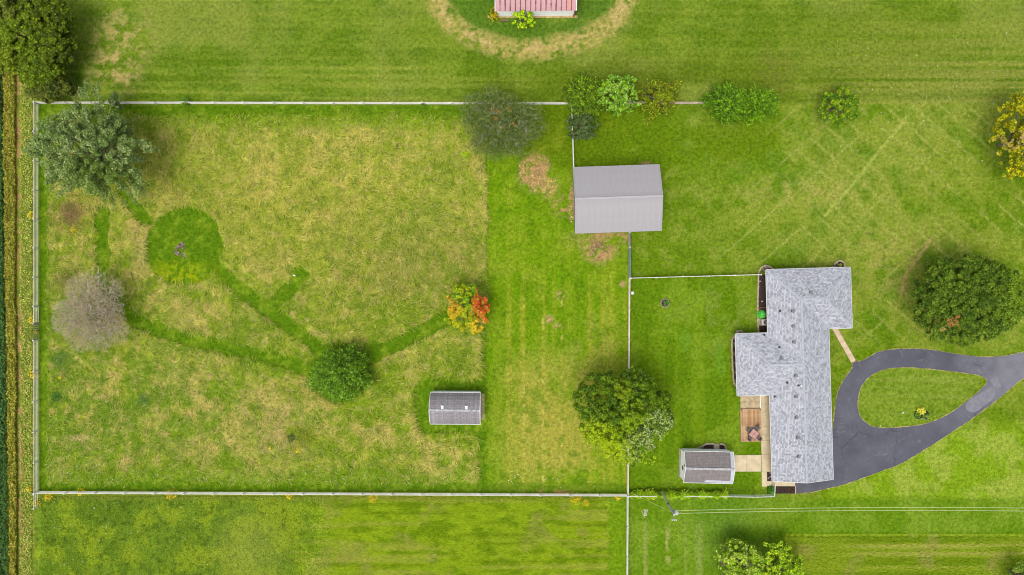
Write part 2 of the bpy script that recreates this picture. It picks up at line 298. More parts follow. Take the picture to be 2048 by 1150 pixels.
    c = c * (1 - L[..., None]) + cL * L[..., None]
    # sparse bare soil spots in all turf
    g_ = ss(c[..., 1] / (c[..., 0] + 1e-4), 1.2, 3.2)[..., None]; c = c * (np.array([1.06, 1., .9]) * (1 - g_) + np.array([1.34, .97, .95]) * g_); return np.clip(c * .83, .004, .9), rough
def meadow_rgb(x, y, n1, n2, n3, n4):
    m1 = fbm(x, y, 95, 131, 3); m2 = fbm(x, y, 30, 132, 4)
    cm = lay(np.zeros(np.shape(x) + (3,)) + C(154, 170, 58), C(190, 178, 104), ss(m2 * .6 + m1 * .4, .51, .63) * .75); cm = lay(cm, C(124, 156, 34), ss(1 - m2, .48, .62) * .85); cm = lay(cm, C(112, 142, 38), ss(n3 * .5 + (1 - m1) * .5, .53, .66) * .8)
    cm = lay(cm, C(100, 128, 44), ss(n4, .58, .8) * .6); cm = lay(cm, C(108, 144, 42), ellm(x, y, 190, 820, 260, 180, .8) * ss(n3, .32, .5) * .85); cm = lay(cm, C(124, 154, 40), ellm(x, y, 330, 300, 150, 110, .8) * ss(m2, .35, .55) * .6); cm = lay(cm, C(122, 134, 46), ellm(x, y, 800, 520, 170, 110, .7) * ss(m1, .3, .6) * .55); cm = lay(cm, C(196, 176, 116), ss(fbm(x, y, 12, 133, 2), .64, .8) * .6)
    cm = lay(cm, C(176, 176, 78), ellm(x, y, 620, 380, 330, 150, .8) * .5); k7 = fbm(x, y, 14, 171, 3); cm = lay(cm, C(196, 186, 110), ss(k7, .6, .74) * .4); cm = lay(cm, C(108, 140, 32), ss(1 - k7, .6, .74) * .6)
    cm = lay(cm, C(126, 140, 60), ellm(x, y, 830, 520, 130, 80, .8) * .6 * ss(n2, .3, .6)); cm = lay(cm, C(190, 168, 118), ellm(x, y, 560, 860, 60, 60, .8) * .6 * ss(n3, .35, .6)); cm = lay(cm, C(152, 120, 84), ellm(x, y, 140, 430, 36, 34, .8) * .7 * ss(n4, .3, .6))
    cm = lay(cm, C(120, 158, 22), ellm(x, y, 600, 235, 330, 20, .6) * .7); cm = lay(cm, C(112, 152, 28), ellm(x, y, 500, 955, 500, 16, .8) * .7); cm = lay(cm, C(196, 178, 128), ellm(x, y, 165, 874, 26, 5, .7) * .9)
    cm = lay(cm, C(140, 120, 80), ellm(x, y, 140, 555, 34, 26, .8) * .5 * ss(n4, .35, .6)); cm = lay(cm, C(192, 176, 120), ellm(x, y, 280, 500, 14, 60, .8) * .7 * ss(n4, .35, .6)); cm = lay(cm, C(110, 130, 30), ellm(x, y, 605, 868, 30, 18, .8) * .7)
    return cm

gx = np.concatenate([[-3000, -1200, -500, -200, -110], np.arange(-84, 84.01, .24), [110, 200, 500, 1200, 3000]])
gy = np.concatenate([[-3000, -1200, -500, -200, -90], np.arange(-50, 50.01, .24), [90, 200, 500, 1200, 3000]])
GX, GY = np.meshgrid(gx, gy); PX, PY = GX / MPP + 1024, 575 - GY / MPP
rgb, rough = ground_rgb(PX, PY)
near = (np.abs(GX) < 86) & (np.abs(GY) < 52)
mmz = meadow_mask(PX, PY) * boxm(PX, PY, 78, 974, 210, 984, 2)
GZ = np.where(near, mmz * (.10 + .28 * fbm(PX, PY, 14, 91, 3)) + (1 - mmz) * .02 * fbm(PX, PY, 30, 92, 2), 0)
fld = boxm(PX, PY, 82, 1214, 994, 1300, 3) * np.where(near, 1, 0); GZ = GZ + fld * .12 * fbm(PX * .6, PY, 9, 93, 3)
H, Wd = GX.shape; idx = np.arange(H * Wd).reshape(H, Wd)
F = np.stack([idx[:-1, :-1], idx[:-1, 1:], idx[1:, 1:], idx[1:, :-1]], -1).reshape(-1, 4)
colr = np.concatenate([rgb.reshape(-1, 3), rough.reshape(-1, 1)], 1)
me = mesh_np('ground', np.stack([GX, GY, GZ], -1).reshape(-1, 3), F, colr, smooth=True)
m, n, l, p = newmat('turf'); a = n.new('ShaderNodeAttribute'); a.attribute_name = 'Col'; tc = n.new('ShaderNodeTexCoord'); ob = tc.outputs['Object']
f1 = noise(n, l, ob, 2.2, 5, .72); f2 = noise(n, l, ob, 7.5, 3, .7); f3 = noise(n, l, ob, .9, 4, .6)
cc = mix(n, l, a.outputs['Alpha'], ramp(n, l, f1, [(.3, (.64,) * 3), (.7, (1.36,) * 3)]), ramp(n, l, f1, [(.3, (.45,) * 3), (.7, (1.5,) * 3)]))
col_ = mix(n, l, 1., a.outputs['Color'], cc, 'MULTIPLY'); col_ = mix(n, l, 1., col_, ramp(n, l, f2, [(.28, (.62,) * 3), (.72, (1.38,) * 3)]), 'MULTIPLY')
yel = mix(n, l, ramp(n, l, f3, [(.42, (0,) * 3), (.65, (.4,) * 3)]), col_, mix(n, l, 1., col_, (1.22, 1.08, 1.35), 'MULTIPLY'))
l.new(yel, p.inputs['Base Color']); p.inputs['Roughness'].default_value = .95; p.inputs['Specular IOR Level'].default_value = .0
bump(n, l, f2, p, .7, .06); TURF = m
gr = link('ground', me, m); gr['kind'] = 'structure'

# ---- blades
rng = np.random.default_rng(7)
def quads_obj(name, c, t, w, nrm_lift, col, mat, parent=None, fold=None):
    """flat leaves: centre c, half-length vector t, half-width vector w"""
    V = np.stack([c - t, c + w, c + t, c - w], 1).reshape(-1, 3)
    if fold is not None: V.reshape(-1, 4, 3)[:, [1, 3], 2] += fold[:, None]
    F = np.arange(len(c) * 4).reshape(-1, 4); return link(name, mesh_np(name, V, F, np.repeat(col, 4, 0)), mat, parent)
def blades(name, N, box, accept, length, width, lift, ang, colfn, jit=.5):
    x = rng.uniform(box[0], box[1], N); y = rng.uniform(box[2], box[3], N); k = accept(x, y) > rng.uniform(.2, .9, N); x, y = x[k], y[k]; n = len(x)
    L = rng.uniform(*length, n); w = rng.uniform(*width, n); a = ang(x, y) + rng.normal(0, jit, n); dx, dy = np.cos(a), np.sin(a)
    X = (x - 1024) * MPP; Y = (575 - y) * MPP; z0 = .08 + .15 * fbm(x, y, 14, 91, 3); h = rng.uniform(*lift, n)
    V = np.zeros((n, 6, 3)); px, py = -dy * w / 2, dx * w / 2
    for i, (s, zz, ww) in enumerate(((0, 0, 1), (.5, 1., 1.), (1., .45, .35))):
        V[:, 2 * i, 0] = X + dx * L * s + px * ww; V[:, 2 * i, 1] = Y + dy * L * s + py * ww; V[:, 2 * i + 1, 0] = X + dx * L * s - px * ww; V[:, 2 * i + 1, 1] = Y + dy * L * s - py * ww
        V[:, 2 * i, 2] = V[:, 2 * i + 1, 2] = z0 + h * zz
    b = np.arange(n)[:, None] * 6; F = np.concatenate([b + np.array([0, 2, 3, 1]), b + np.array([2, 4, 5, 3])])
    c = colfn(x, y, n); o = link(name, mesh_np(name, V.reshape(-1, 3), F, np.repeat(c, 6, 0)), GRASS); return o
def mcol(x, y, n):
    c = meadow_rgb(x, y, fbm(x, y, 160, 1, 4), fbm(x, y, 45, 2, 4), fbm(x, y, 16, 3, 3), fbm(x, y, 7, 4, 2)) * 1.1; c = c * np.array([1.12, 1.10, .88])
    r = rng.random(n)[:, None]; c = np.where(r < .09, C(196, 186, 116, .95), c); c = np.where((r > .1) & (r < .2), C(126, 152, 50, 1.1), c); c = np.where(r > .93, C(84, 112, 34), c)
    return np.clip(c * rng.uniform(.7, 1.3, (n, 1)), 0, .8)
o = blades('meadow_grass', 170000, (80, 976, 212, 972), meadow_mask, (.35, 1.05), (.028, .07), (.05, .28),
           lambda x, y: 9.5 * fbm(x, y, 75, 33, 3) + 2.5 * fbm(x, y, 22, 34, 2), mcol, .6)
tag(o, 'long lodged meadow grass in straw and green tones inside the rail fence', 'grass', kind='stuff')
def fcol(x, y, n): c, _ = ground_rgb(x, y); return np.clip(c * rng.uniform(.85, 1.6, (n, 1)), 0, .8)
o = blades('hayfield_grass', 42000, (650, 1214, 994, 1200), lambda x, y: np.ones(len(x)), (.25, .7), (.03, .07), (.03, .14), lambda x, y: 0 * x + (rng.random(len(x)) > .5) * math.pi, fcol, .45)
tag(o, 'yellow green cut hay stubble in east west rows south of the fence', 'grass', kind='stuff')
o = blades('rough_grass', 16000, (1580, 2080, 1074, 1190), lambda x, y: np.ones(len(x)), (.25, .6), (.03, .06), (.03, .1), lambda x, y: 0 * x + (rng.random(len(x)) > .5) * math.pi, fcol, .4)
tag(o, 'long yellow green grass beside the trees at the lower right', 'grass', kind='stuff')
N = 60000; x = rng.uniform(82, 700, N); y = rng.uniform(993, 1200, N); k = rng.random(N) > ss(x, 600, 700); x, y = x[k], y[k]; N = len(x)
X = (x - 1024) * MPP; Y = (575 - y) * MPP; cc_ = np.stack([X, Y, .12 + .12 * rng.random(N)], 1); a_ = rng.uniform(0, 6.28, N); s_ = rng.uniform(.05, .13, N)[:, None]
t = np.stack([np.cos(a_), np.sin(a_), rng.uniform(-.4, .4, N)], 1) * s_; w = np.stack([-np.sin(a_), np.cos(a_), rng.uniform(-.4, .4, N)], 1) * s_ * .8
o = quads_obj('clover_field', cc_, t, w, 0, fcol(x, y, N) * 1.15, GRASS); tag(o, 'broad leaved green clover growing south of the fence', 'clover', kind='stuff')
# crops on the western edge
def crop(name, x0, x1, N, zr, pal, label, s=(.1, .22), s0=0, s1=0, tone=(.6, 1.35)):
    y = rng.uniform(-60, 1210, N); y = y if name != 'soybean_crop' else y; tq = rng.uniform(0, 1, N); sl_ = np.clip((y - 300) / 800, 0, 1.1); x = (x0 + sl_ * s0) * (1 - tq) + (x1 + sl_ * s1) * tq + 3 * (vn(y, y * 0, 40, 5) - .5); yy = y + 3 * np.sin(x)
    X = (x - 1024) * MPP; Y = (575 - yy) * MPP; z = rng.uniform(*zr, N) * (.6 + .7 * vn(x * 2, y, 7, 9)); a_ = rng.uniform(0, 6.28, N); q = rng.uniform(*s, N)[:, None]
    t = np.stack([np.cos(a_), np.sin(a_), rng.uniform(-.5, .5, N)], 1) * q; w = np.stack([-np.sin(a_), np.cos(a_), rng.uniform(-.5, .5, N)], 1) * q * .5
    pal = np.array(pal); c = pal[rng.integers(0, len(pal), N)] * rng.uniform(*tone, (N, 1)) * (.75 + .5 * vn(x, y, 6, 11))[:, None]
    o = quads_obj(name, np.stack([X, Y, z], 1), t, w, 0, np.clip(c, 0, .8), GRASS); tag(o, label, 'crop', kind='stuff')
crop('corn_crop', -40, 9, 26000, (.3, .9), [C(62, 96, 50, 1.2), C(84, 118, 66, 1.2), C(72, 108, 42, 1.2)], 'dark green crop rows along the far left edge', s1=13)
crop('soybean_crop', 11, 33, 26000, (.15, .6), [C(156, 158, 54, 1.3), C(184, 172, 80, 1.3), C(124, 140, 46, 1.2), C(166, 162, 56, 1.2)], 'yellowing crop row between the dark crop and the bare soil strip', (.08, .18), 13, 3, (.3, 1.2))
crop('margin_weeds', 42, 65, 9000, (.05, .3), [C(150, 168, 66, 1.25), C(126, 152, 50, 1.2), C(186, 184, 96, 1.2)], 'weedy green grass verge outside the western rail fence', (.06, .15))
# scattered white wildflowers
N = 420; x = np.concatenate([rng.uniform(90, 1240, 200), rng.uniform(1650, 2030, 160), rng.uniform(90, 420, 60)]); y = np.concatenate([rng.normal(955, 14, 200), rng.uniform(60, 330, 160), rng.uniform(1000, 1130, 60)])
N = len(x); X = (x - 1024) * MPP; Y = (575 - y) * MPP; s_ = rng.uniform(.03, .075, N)[:, None]; a_ = rng.uniform(0, 6.28, N)
t = np.stack([np.cos(a_), np.sin(a_), 0 * a_], 1) * s_; w = np.stack([-np.sin(a_), np.cos(a_), 0 * a_], 1) * s_
o = quads_obj('white_wildflowers', np.stack([X, Y, .35 + 0 * X], 1), t, w, 0, np.tile(C(232, 232, 222), (N, 1)), GRASS); tag(o, 'tiny white wildflowers dotted through the grass', 'wildflowers', kind='stuff')

# ------------------------------------------------------------ driveway, paths, patio
def catmull(P, k=6, closed=False):
    P = [Vector((*p, 0)) for p in P]; out = []; n = len(P)
    for i in range(n if closed else n - 1):
        a, b, c, d = (P[(i - 1) % n] if closed or i > 0 else P[0]), P[i], P[(i + 1) % n], (P[(i + 2) % n] if closed or i + 2 < n else P[-1])
        for j in range(k):
            t = j / k; q = .5 * ((2 * b) + (c - a) * t + (2 * a - 5 * b + 4 * c - d) * t * t + (3 * b - a - 3 * c + d) * t ** 3); out.append((q.x, q.y))
    if not closed: out.append((P[-1].x, P[-1].y))
    return out
outer_a = [(2190, 656), (2110, 686), (2048, 703), (2036, 705.5), (2006, 711.5), (1961, 713), (1910, 707), (1870, 700), (1840, 697), (1811, 696.5), (1780, 698.5), (1755, 704), (1736, 714), (1722, 721.5), (1711, 722), (1704, 727), (1703, 736), (1693, 750), (1682, 767), (1674, 787), (1670, 808), (1667, 835), (1666, 858)]
outer_b = [(1590, 986.5), (1620, 985), (1650, 978), (1685, 970), (1720, 958), (1760, 943), (1800, 928), (1840, 905), (1880, 880), (1904, 864), (1940, 840), (1970, 818), (2000, 795), (2020, 778), (2048, 757), (2110, 736), (2190, 708)]
A_ = catmull(outer_a); B_ = catmull(outer_b); outer = A_ + [(1640, 858), (1590, 858)] + B_
island = catmull([(1973, 763), (1960, 752), (1930, 746.5), (1880, 740.5), (1840, 736.5), (1806, 735), (1776, 737.5), (1755, 744), (1735, 757), (1722, 775), (1716.5, 795), (1715.5, 815), (1721, 833), (1734, 846), (1748, 853), (1770, 855), (1800, 853.5), (1840, 849), (1870, 840), (1900, 825), (1935, 800), (1958, 781)], 5, True)
def sheet(name, loops, z, mat, skirt=0.0):
    bm = bmesh.new(); es = []
    for lp in loops:
        vs_ = [bm.verts.new(W(x, y) + Vector((0, 0, z))) for x, y in lp]
        es += [bm.edges.new((vs_[i], vs_[(i + 1) % len(vs_)])) for i in range(len(vs_))]
    bmesh.ops.triangle_fill(bm, use_beauty=True, edges=es)
    for f in bm.faces:
        if f.normal.z < 0: f.normal_flip()
    if skirt:
        r = bmesh.ops.extrude_edge_only(bm, edges=[e for e in bm.edges if e.is_boundary]); 
        for v in r['geom']:
            if isinstance(v, bmesh.types.BMVert): v.co.z -= skirt
    me = bpy.data.meshes.new(name); bm.to_mesh(me); bm.free(); return link(name, me, mat)
m, n, l, p = newmat('asphalt'); tc = n.new('ShaderNodeTexCoord'); ob = tc.outputs['Object']; sp = n.new('ShaderNodeSeparateXYZ'); l.new(ob, sp.inputs[0])
big = noise(n, l, ob, .25, 5, .6); c0 = ramp(n, l, big, [(.35, tuple(C(72, 73, 84))), (.65, tuple(C(90, 91, 102)))])
mr = n.new('ShaderNodeMapRange'); mr.inputs[1].default_value = 61; mr.inputs[2].default_value = 72; l.new(sp.outputs[0], mr.inputs[0])
wf = n.new('ShaderNodeMath'); wf.operation = 'MULTIPLY'; l.new(mr.outputs[0], wf.inputs[0]); l.new(ramp(n, l, noise(n, l, ob, .5, 4), [(.3, (.5,) * 3), (.6, (1.,) * 3)]), wf.inputs[1])
c0 = mix(n, l, wf.outputs[0], c0, tuple(C(124, 124, 132)))
mp = n.new('ShaderNodeMapping'); mp.inputs['Scale'].default_value = (.6, .6, 1); l.new(ob, mp.inputs[0]); wv = n.new('ShaderNodeTexNoise'); wv.inputs['Scale'].default_value = .9; wv.inputs['Detail'].default_value = 8; wv.inputs['Distortion'].default_value = 3; l.new(mp.outputs[0], wv.inputs[0])
c0 = mix(n, l, ramp(n, l, wv.outputs[0], [(.62, (0,) * 3), (.72, (.35,) * 3)]), c0, tuple(C(132, 132, 138)))
vo = n.new('ShaderNodeTexVoronoi'); vo.feature = 'DISTANCE_TO_EDGE'; vo.inputs['Scale'].default_value = .22; dn = n.new('ShaderNodeVectorMath'); dn.operation = 'ADD'; l.new(ob, dn.inputs[0]); nn = n.new('ShaderNodeTexNoise'); nn.inputs['Scale'].default_value = .8; nn.inputs['Detail'].default_value = 5; l.new(ob, nn.inputs[0]); l.new(nn.outputs[1], dn.inputs[1]); l.new(dn.outputs[0], vo.inputs[0])
ck = n.new('ShaderNodeMath'); ck.operation = 'MULTIPLY'; l.new(ramp(n, l, vo.outputs[0], [(0.0, (1,) * 3), (.02, (0,) * 3)]), ck.inputs[0]); l.new(ramp(n, l, noise(n, l, ob, .18, 2), [(.5, (0,) * 3), (.6, (.7,) * 3)]), ck.inputs[1])
c0 = mix(n, l, ck.outputs[0], c0, tuple(C(52, 52, 60))); fn = noise(n, l, ob, 14, 2); c0 = mix(n, l, 1., c0, ramp(n, l, fn, [(.3, (.85,) * 3), (.7, (1.15,) * 3)]), 'MULTIPLY')
l.new(c0, p.inputs['Base Color']); p.inputs['Roughness'].default_value = .85; bump(n, l, fn, p, .3, .01); ASPH = m
dw = sheet('driveway', [outer, island], .06, ASPH, .08); dw['kind'] = 'structure'
PATCH = plain('old_asphalt', C(122, 122, 130), .08, 1.5, .9)
pt = sheet('asphalt_patch', [catmull([(1936, 822), (1931, 812), (1938, 800), (1958, 788), (1978, 775), (1990, 780), (1985, 798), (1966, 812), (1950, 824)], 4, True)], .064, PATCH); pt['kind'] = 'structure'
pt = sheet('asphalt_patch', [[(1979, 760), (1992, 752), (2003, 772), (1990, 778)]], .064, PATCH); pt['kind'] = 'structure'
# dry thatch at the driveway edge
def ribbon(name, pts, w, z, mat, closed=False, seed=1):
    P = [W(x, y) for x, y in pts]; mb = MB(); r = random.Random(seed); n = len(P)
    for i in range(n): 
        a, b = P[max(i - 1, 0)] if not closed else P[i - 1], P[(i + 1) % n] if closed else P[min(i + 1, n - 1)]
        d = (b - a).normalized(); q = Vector((-d.y, d.x, 0)); ww = w * r.uniform(.1, 1.5); mb.v += [P[i] + q * ww + Vector((0, 0, z)), P[i] - q * ww + Vector((0, 0, z))]
    for i in range(n if closed else n - 1): j = (i + 1) % n; mb.f.append((2 * i, 2 * i + 1, 2 * j + 1, 2 * j))
    o = mb.obj(name, mat); return o
THATCH = plain('dry_thatch', C(150, 146, 74), .3, 3, .95, b=.4)
for pp, cl in ((A_[6:-4], False), (B_[3:], False), (island, True)): ribbon('dry_grass_edge', pp, .06, .075, THATCH, cl)['kind'] = 'structure'

def slabs(name, label_kind, quads, mat, top=.09, gap=.02):
    root = empty(name); root['kind'] = 'structure'
    for q in quads:
        P = [W(x, y) for x, y in q]; cen = sum(P, Vector()) / 4; mb = MB(); b = 0
        P = [cen + (v - cen) * (1 - gap / max((v - cen).length, .1)) for v in P]
        low = [v + Vector((0, 0, -.02)) for v in P]; up = [v + Vector((0, 0, top)) for v in P]; mb.v = low + up
        mb.f = [(4, 5, 6, 7)] + [(i, (i + 1) % 4, 4 + (i + 1) % 4, 4 + i) for i in range(4)]
        o = mb.obj('slab', mat, root)
        me_ = o.data; bm = bmesh.new(); bm.from_mesh(me_); bmesh.ops.recalc_face_normals(bm, faces=bm.faces); bm.to_mesh(me_); bm.free()
    return root
def quad(x0, y0, x1, y1, sk=0.0): return [(x0, y0), (x0 + 0 + sk, y1), (x1 + sk, y1), (x1, y0)]
a0, a1, b0, b1 = Vector((1664, 658)), Vector((1702.5, 726)), Vector((1674, 655)), Vector((1711, 720))
slabs('front_walk', '', [[tuple(a0.lerp(a1, i / 5)), tuple(a0.lerp(a1, (i + 1) / 5)), tuple(b0.lerp(b1, (i + 1) / 5)), tuple(b0.lerp(b1, i / 5))] for i in range(5)], plain('front_walk_concrete', C(204, 180, 150), .08, 1.5, .85))
ys = [788, 807, 830, 852.5, 881, 909, 943.5]
slabs('patio', '', [quad(1519 + (y0 - 788) * .03, y0, 1553 + (y0 - 788) * .03, y1, (y1 - y0) * .03) for y0, y1 in zip(ys[:-1], ys[1:])] + [quad(1523, 943.5, 1533.5, 973, .4)] + [quad(1533.7, 962, 1590, 972, .3)], CONC)
slabs('shed_walk', '', [quad(1455, 910, 1492, 943), quad(1492, 909.5, 1522.5, 943)], CONC)
slabs('side_patio', '', [quad(1480, 788, 1499, 803, .3), quad(1499, 788, 1518.5, 803, .3), quad(1480.3, 803, 1499.3, 817.5, .3), quad(1499.3, 803, 1518.8, 817.5, .3)], CONC2)
slabs('shed_step', '', [quad(1427, 887, 1438.5, 902)], plain('step_stone', C(176, 160, 130), .1, 3, .85), .1)
slabs('gravel_pad', '', [quad(955, 787, 969, 839)], plain('gravel_pad_tan', C(170, 156, 112), .3, 6, .95, b=.8), .04)
slabs('bare_edge', '', [quad(975, 31, 1156, 35.5)], plain('dry_dirt', C(182, 156, 104), .28, 3, .95, b=.4), .035)
# ------------------------------------------------------------ ranch house
EZ = 2.4; HS = MPP * (CAM_H - EZ) / CAM_H; HR = math.radians(1.7)
G0 = W(1545, 962, EZ); house = empty('ranch_house', (G0.x, G0.y, 0), HR, 'long single storey house with a light grey shingled hip roof beside the asphalt driveway', 'house')
RISE = 1.35
def hz(u, v):
    s = RISE / 60.75; z = []
    z.append(s * min(u, 121.5 - u, 422.5 - v) if v >= 0 else -9)
    if v > 290: z.append(s * min(422.5 - v, v - 301.5, 168.5 - u))
    if u < 62 and 170 < v < 298: z.append(s * min(296 - v, v - 172.5, u + 65) * 60.75 / 61.75)
    return EZ + max(z)
def L(u, v, z=None): return Vector((u * HS, v * HS, hz(u, v) if z is None else z))
ROOFM = shingle('house_shingles', C(136, 138, 146), C(208, 211, 219), .8, speck=.9, bw=.3, rh=.19)
WALLM = plain('tan_brick_wall', C(176, 128, 112), .14, 5, .85, b=.2)
E_ = EZ; A = L(0, 422.5, E_); B = L(168.5, 422.5, E_); Cc = L(168.5, 301.5, E_); D = L(121.5, 301.5, E_); E = L(121.5, 0, E_); Fg = L(60.75, 0, E_ + RISE); G = L(0, 0, E_)
Hh = L(0, 172.5, E_); I = L(-65, 172.5, E_); J = L(-65, 296, E_); Kk = L(0, 296, E_); M0 = Fg; M1 = L(60.75, 362, E_ + RISE); N1 = L(108, 362, E_ + RISE); W0 = L(-3.2, 234.2, E_ + RISE); W1 = L(60.75, 234.2, E_ + RISE)
r = MB(); XU, YU = (1, 0, 0), (0, 1, 0)
r.poly([A, M1, N1, B], XU); r.poly([B, N1, Cc], YU); r.poly([Cc, N1, M1, D], XU); r.poly([D, M1, W1, M0, E], YU)
r.poly([A, Kk, W1, M1], YU); r.poly([Kk, J, W0, W1], XU); r.poly([J, I, W0], YU); r.poly([I, Hh, W1, W0], XU); r.poly([Hh, G, M0, W1], YU)
roof = r.obj('roof', ROOFM, house)
bm = bmesh.new(); bm.from_mesh(roof.data); bmesh.ops.recalc_face_normals(bm, faces=bm.faces)
for f in bm.faces:
    if f.normal.z < 0: f.normal_flip()
bm.to_mesh(roof.data); bm.free()
s = MB(); s.poly([v - Vector((0, 0, .16)) for v in (G, E, D, Cc, B, A, Kk, J, I, Hh)]); s.obj('soffit', WHITE, house)
ring = [G, E, D, Cc, B, A, Kk, J, I, Hh]
CAPM = plain('ridge_cap', C(172, 176, 184), .08, 4, .9); VAL = plain('valley_strip', C(164, 168, 176), .08, 3, .9)
for i, (a_, b_) in enumerate(zip(ring, ring[1:] + ring[:1])):
    d = (b_ - a_).normalized(); q = Vector((d.y, -d.x, 0)) * .045; mb = MB(); mb.beam(a_ + q - Vector((0, 0, .10)) - d * 0, b_ + q - Vector((0, 0, .10)), .07, .13); mb.obj('gutter', TRIM if i != 0 else TRIM, house)
    mb = MB(); mb.beam(a_ - q * .2 - Vector((0, 0, .012)), b_ - q * .2 - Vector((0, 0, .012)), .05, .02); mb.obj('drip_edge', plain('drip_edge', C(130, 132, 140), .1, 2, .6), house)
for a_, b_ in ((M0, M1), (M1, N1), (W0, W1), (B, N1), (Cc, N1), (A, M1), (J, W0), (I, W0)):
    mb = MB(); Lh = (b_ - a_).length; k = max(int(Lh / 1.2), 1)
    for t in range(k): mb.beam(a_.lerp(b_, t / k) + Vector((0, 0, .03)), a_.lerp(b_, (t + .97) / k) + Vector((0, 0, .035)), .24, .02)
    mb.obj('ridge_cap', CAPM, house)
for a_, b_ in ((D, M1), (Kk, W1), (Hh, W1)): mb = MB(); mb.beam(a_ + Vector((0, 0, .012)), b_ + Vector((0, 0, .012)), .22, .02); mb.obj('valley', VAL, house)
# walls set back under the eaves
o_ = .84 / HS
wl = [(o_, o_), (121.5 - o_, o_), (121.5 - o_, 301.5 + o_), (168.5 - o_, 301.5 + o_), (168.5 - o_, 422.5 - o_), (o_, 422.5 - o_), (o_, 296 - o_), (-65 + o_, 296 - o_), (-65 + o_, 172.5 + o_), (o_, 172.5 + o_)]
for i, (a_, b_) in enumerate(zip(wl, wl[1:] + wl[:1])):
    mb = MB(); mb.beam(L(*a_, (EZ - .18) / 2), L(*b_, (EZ - .18) / 2), .2, EZ - .18); mb.obj('wall', WALLM, house)
mb = MB(); mb.v = [L(3, .4, EZ - .1), L(118.5, .4, EZ - .1), L(60.75, .4, EZ + RISE - .06)]; mb.f = [(0, 1, 2)]; mb.obj('gable', WHITE, house)
mb = MB(); mb.beam(G + Vector((0, -.03, -.04)), M0 + Vector((0, -.03, -.04)), .06, .16); mb.obj('barge_board', TRIM, house); mb = MB(); mb.beam(E + Vector((0, -.03, -.04)), M0 + Vector((0, -.03, -.04)), .06, .16); mb.obj('barge_board', TRIM, house)
def window(parent, c, rz, w=1.3, h=1.1):
    f = MB().box((0, 0, 0), (w, .08, .09)).box((0, 0, h), (w, .08, .09)); f.box((-w / 2 + .045, 0, h / 2), (.09, .08, h)).box((w / 2 - .045, 0, h / 2), (.09, .08, h)).box((0, 0, h / 2), (.06, .07, h))
    fr = f.obj('window', WHITE, parent, loc=c, rot=(0, 0, rz)); MB().box((0, 0, h / 2), (w - .1, .03, h - .05)).obj('pane', GLASS, fr)
q90 = math.pi / 2
for u, v in ((121.5 - o_, 265), (121.5 - o_, 220), (121.5 - o_, 175)): window(house, L(u + 1.8, v, .95), q90)
for u, v in ((o_, 390), (o_, 340), (o_, 60), (o_, 120)): window(house, L(u - 1.8, v, .95), q90)
for v in (275, 234, 195): window(house, L(-65 + o_ - 1.8, v, .95), q90)
for u in (30, 84, 140): window(house, L(u, 422.5 - o_ + 1.8, .95), 0)
for v in (345, 385): window(house, L(168.5 - o_ + 1.8, v, .95), q90)
for v in (28, 78):
    g = MB().box((0, 0, 1.05), (.06, 2.6, 2.1)); g = g.obj('garage_door', WHITE, house, loc=L(121.5 - o_ + 1.8, v, 0))
    for k in range(4): MB().box((.04, 0, .28 + .52 * k), (.03, 2.45, .46)).obj('panel', TRIM, g)
g = MB().box((0, 0, 1.02), (.95, .07, 2.04)).obj('door', plain('front_door', C(96, 40, 36), .1, 3, .5), house, loc=L(134, 301.5 + o_ - 1.8, 0)); MB().box((.36, -.06, 1), (.05, .06, .05)).obj('handle', GALV, g)
# roof vents and pipes
def house_uv(px, py):
    z = EZ + .6
    for _ in range(4):
        p = W(px, py, z) - Vector((G0.x, G0.y, 0)); u = (p.x * math.cos(HR) + p.y * math.sin(HR)) / HS; v = (-p.x * math.sin(HR) + p.y * math.cos(HR)) / HS; z = hz(u, v)
    return u, v, z
VENT = plain('vent_grey', C(112, 120, 122), .12, 5, .6)
for px, py in ((1623, 584.7), (1586.5, 622), (1587.5, 652), (1589, 684), (1563.6, 716.5), (1592.6, 751), (1593, 793), (1594, 835), (1597, 875), (1598, 913)):
    u, v, z = house_uv(px, py); mb = MB().box((0, 0, .05), (.34, .34, .1)); a = mb.obj('roof_vent', VENT, house, loc=(u * HS, v * HS, z))
    MB().box((-.04, 0, .13), (.40, .42, .05)).obj('hood', VENT, a); MB().box((-.27, 0, .04), (.1, .3, .07)).obj('louvre', DARK, a)
for px, py in ((1560, 622), (1558.5, 694.6), (1574.5, 765.6), (1597, 771), (1550, 793), (1528.6, 670)):
    u, v, z = house_uv(px, py); a = MB().tube((0, 0, -.05), (0, 0, .32), .07).obj('vent_pipe', DARK, house, loc=(u * HS, v * HS, z)); MB().tube((0, 0, 0), (0, 0, .06), .17, .1).obj('flashing', DARK, a)
u, v, z = house_uv(1601, 771); MB().tube((0, 0, -.05), (0, 0, .3), .1).tube((0, 0, .3), (0, 0, .38), .15, .1).obj('vent_pipe', WHITE, house, loc=(u * HS, v * HS, z))
for u, v in ((0, 8), (121.5, 8), (121.5, 170), (0, 280), (-65, 180), (168.5, 310), (168.5, 415), (0, 415)):
    MB().box((0, 0, 1.1), (.09, .08, 2.2)).obj('downspout', TRIM, house, loc=L(u - .3 * (1 if u > 60 else -1), v, 0) + Vector((-.45 if u > 60 else .45, 0, 0)))

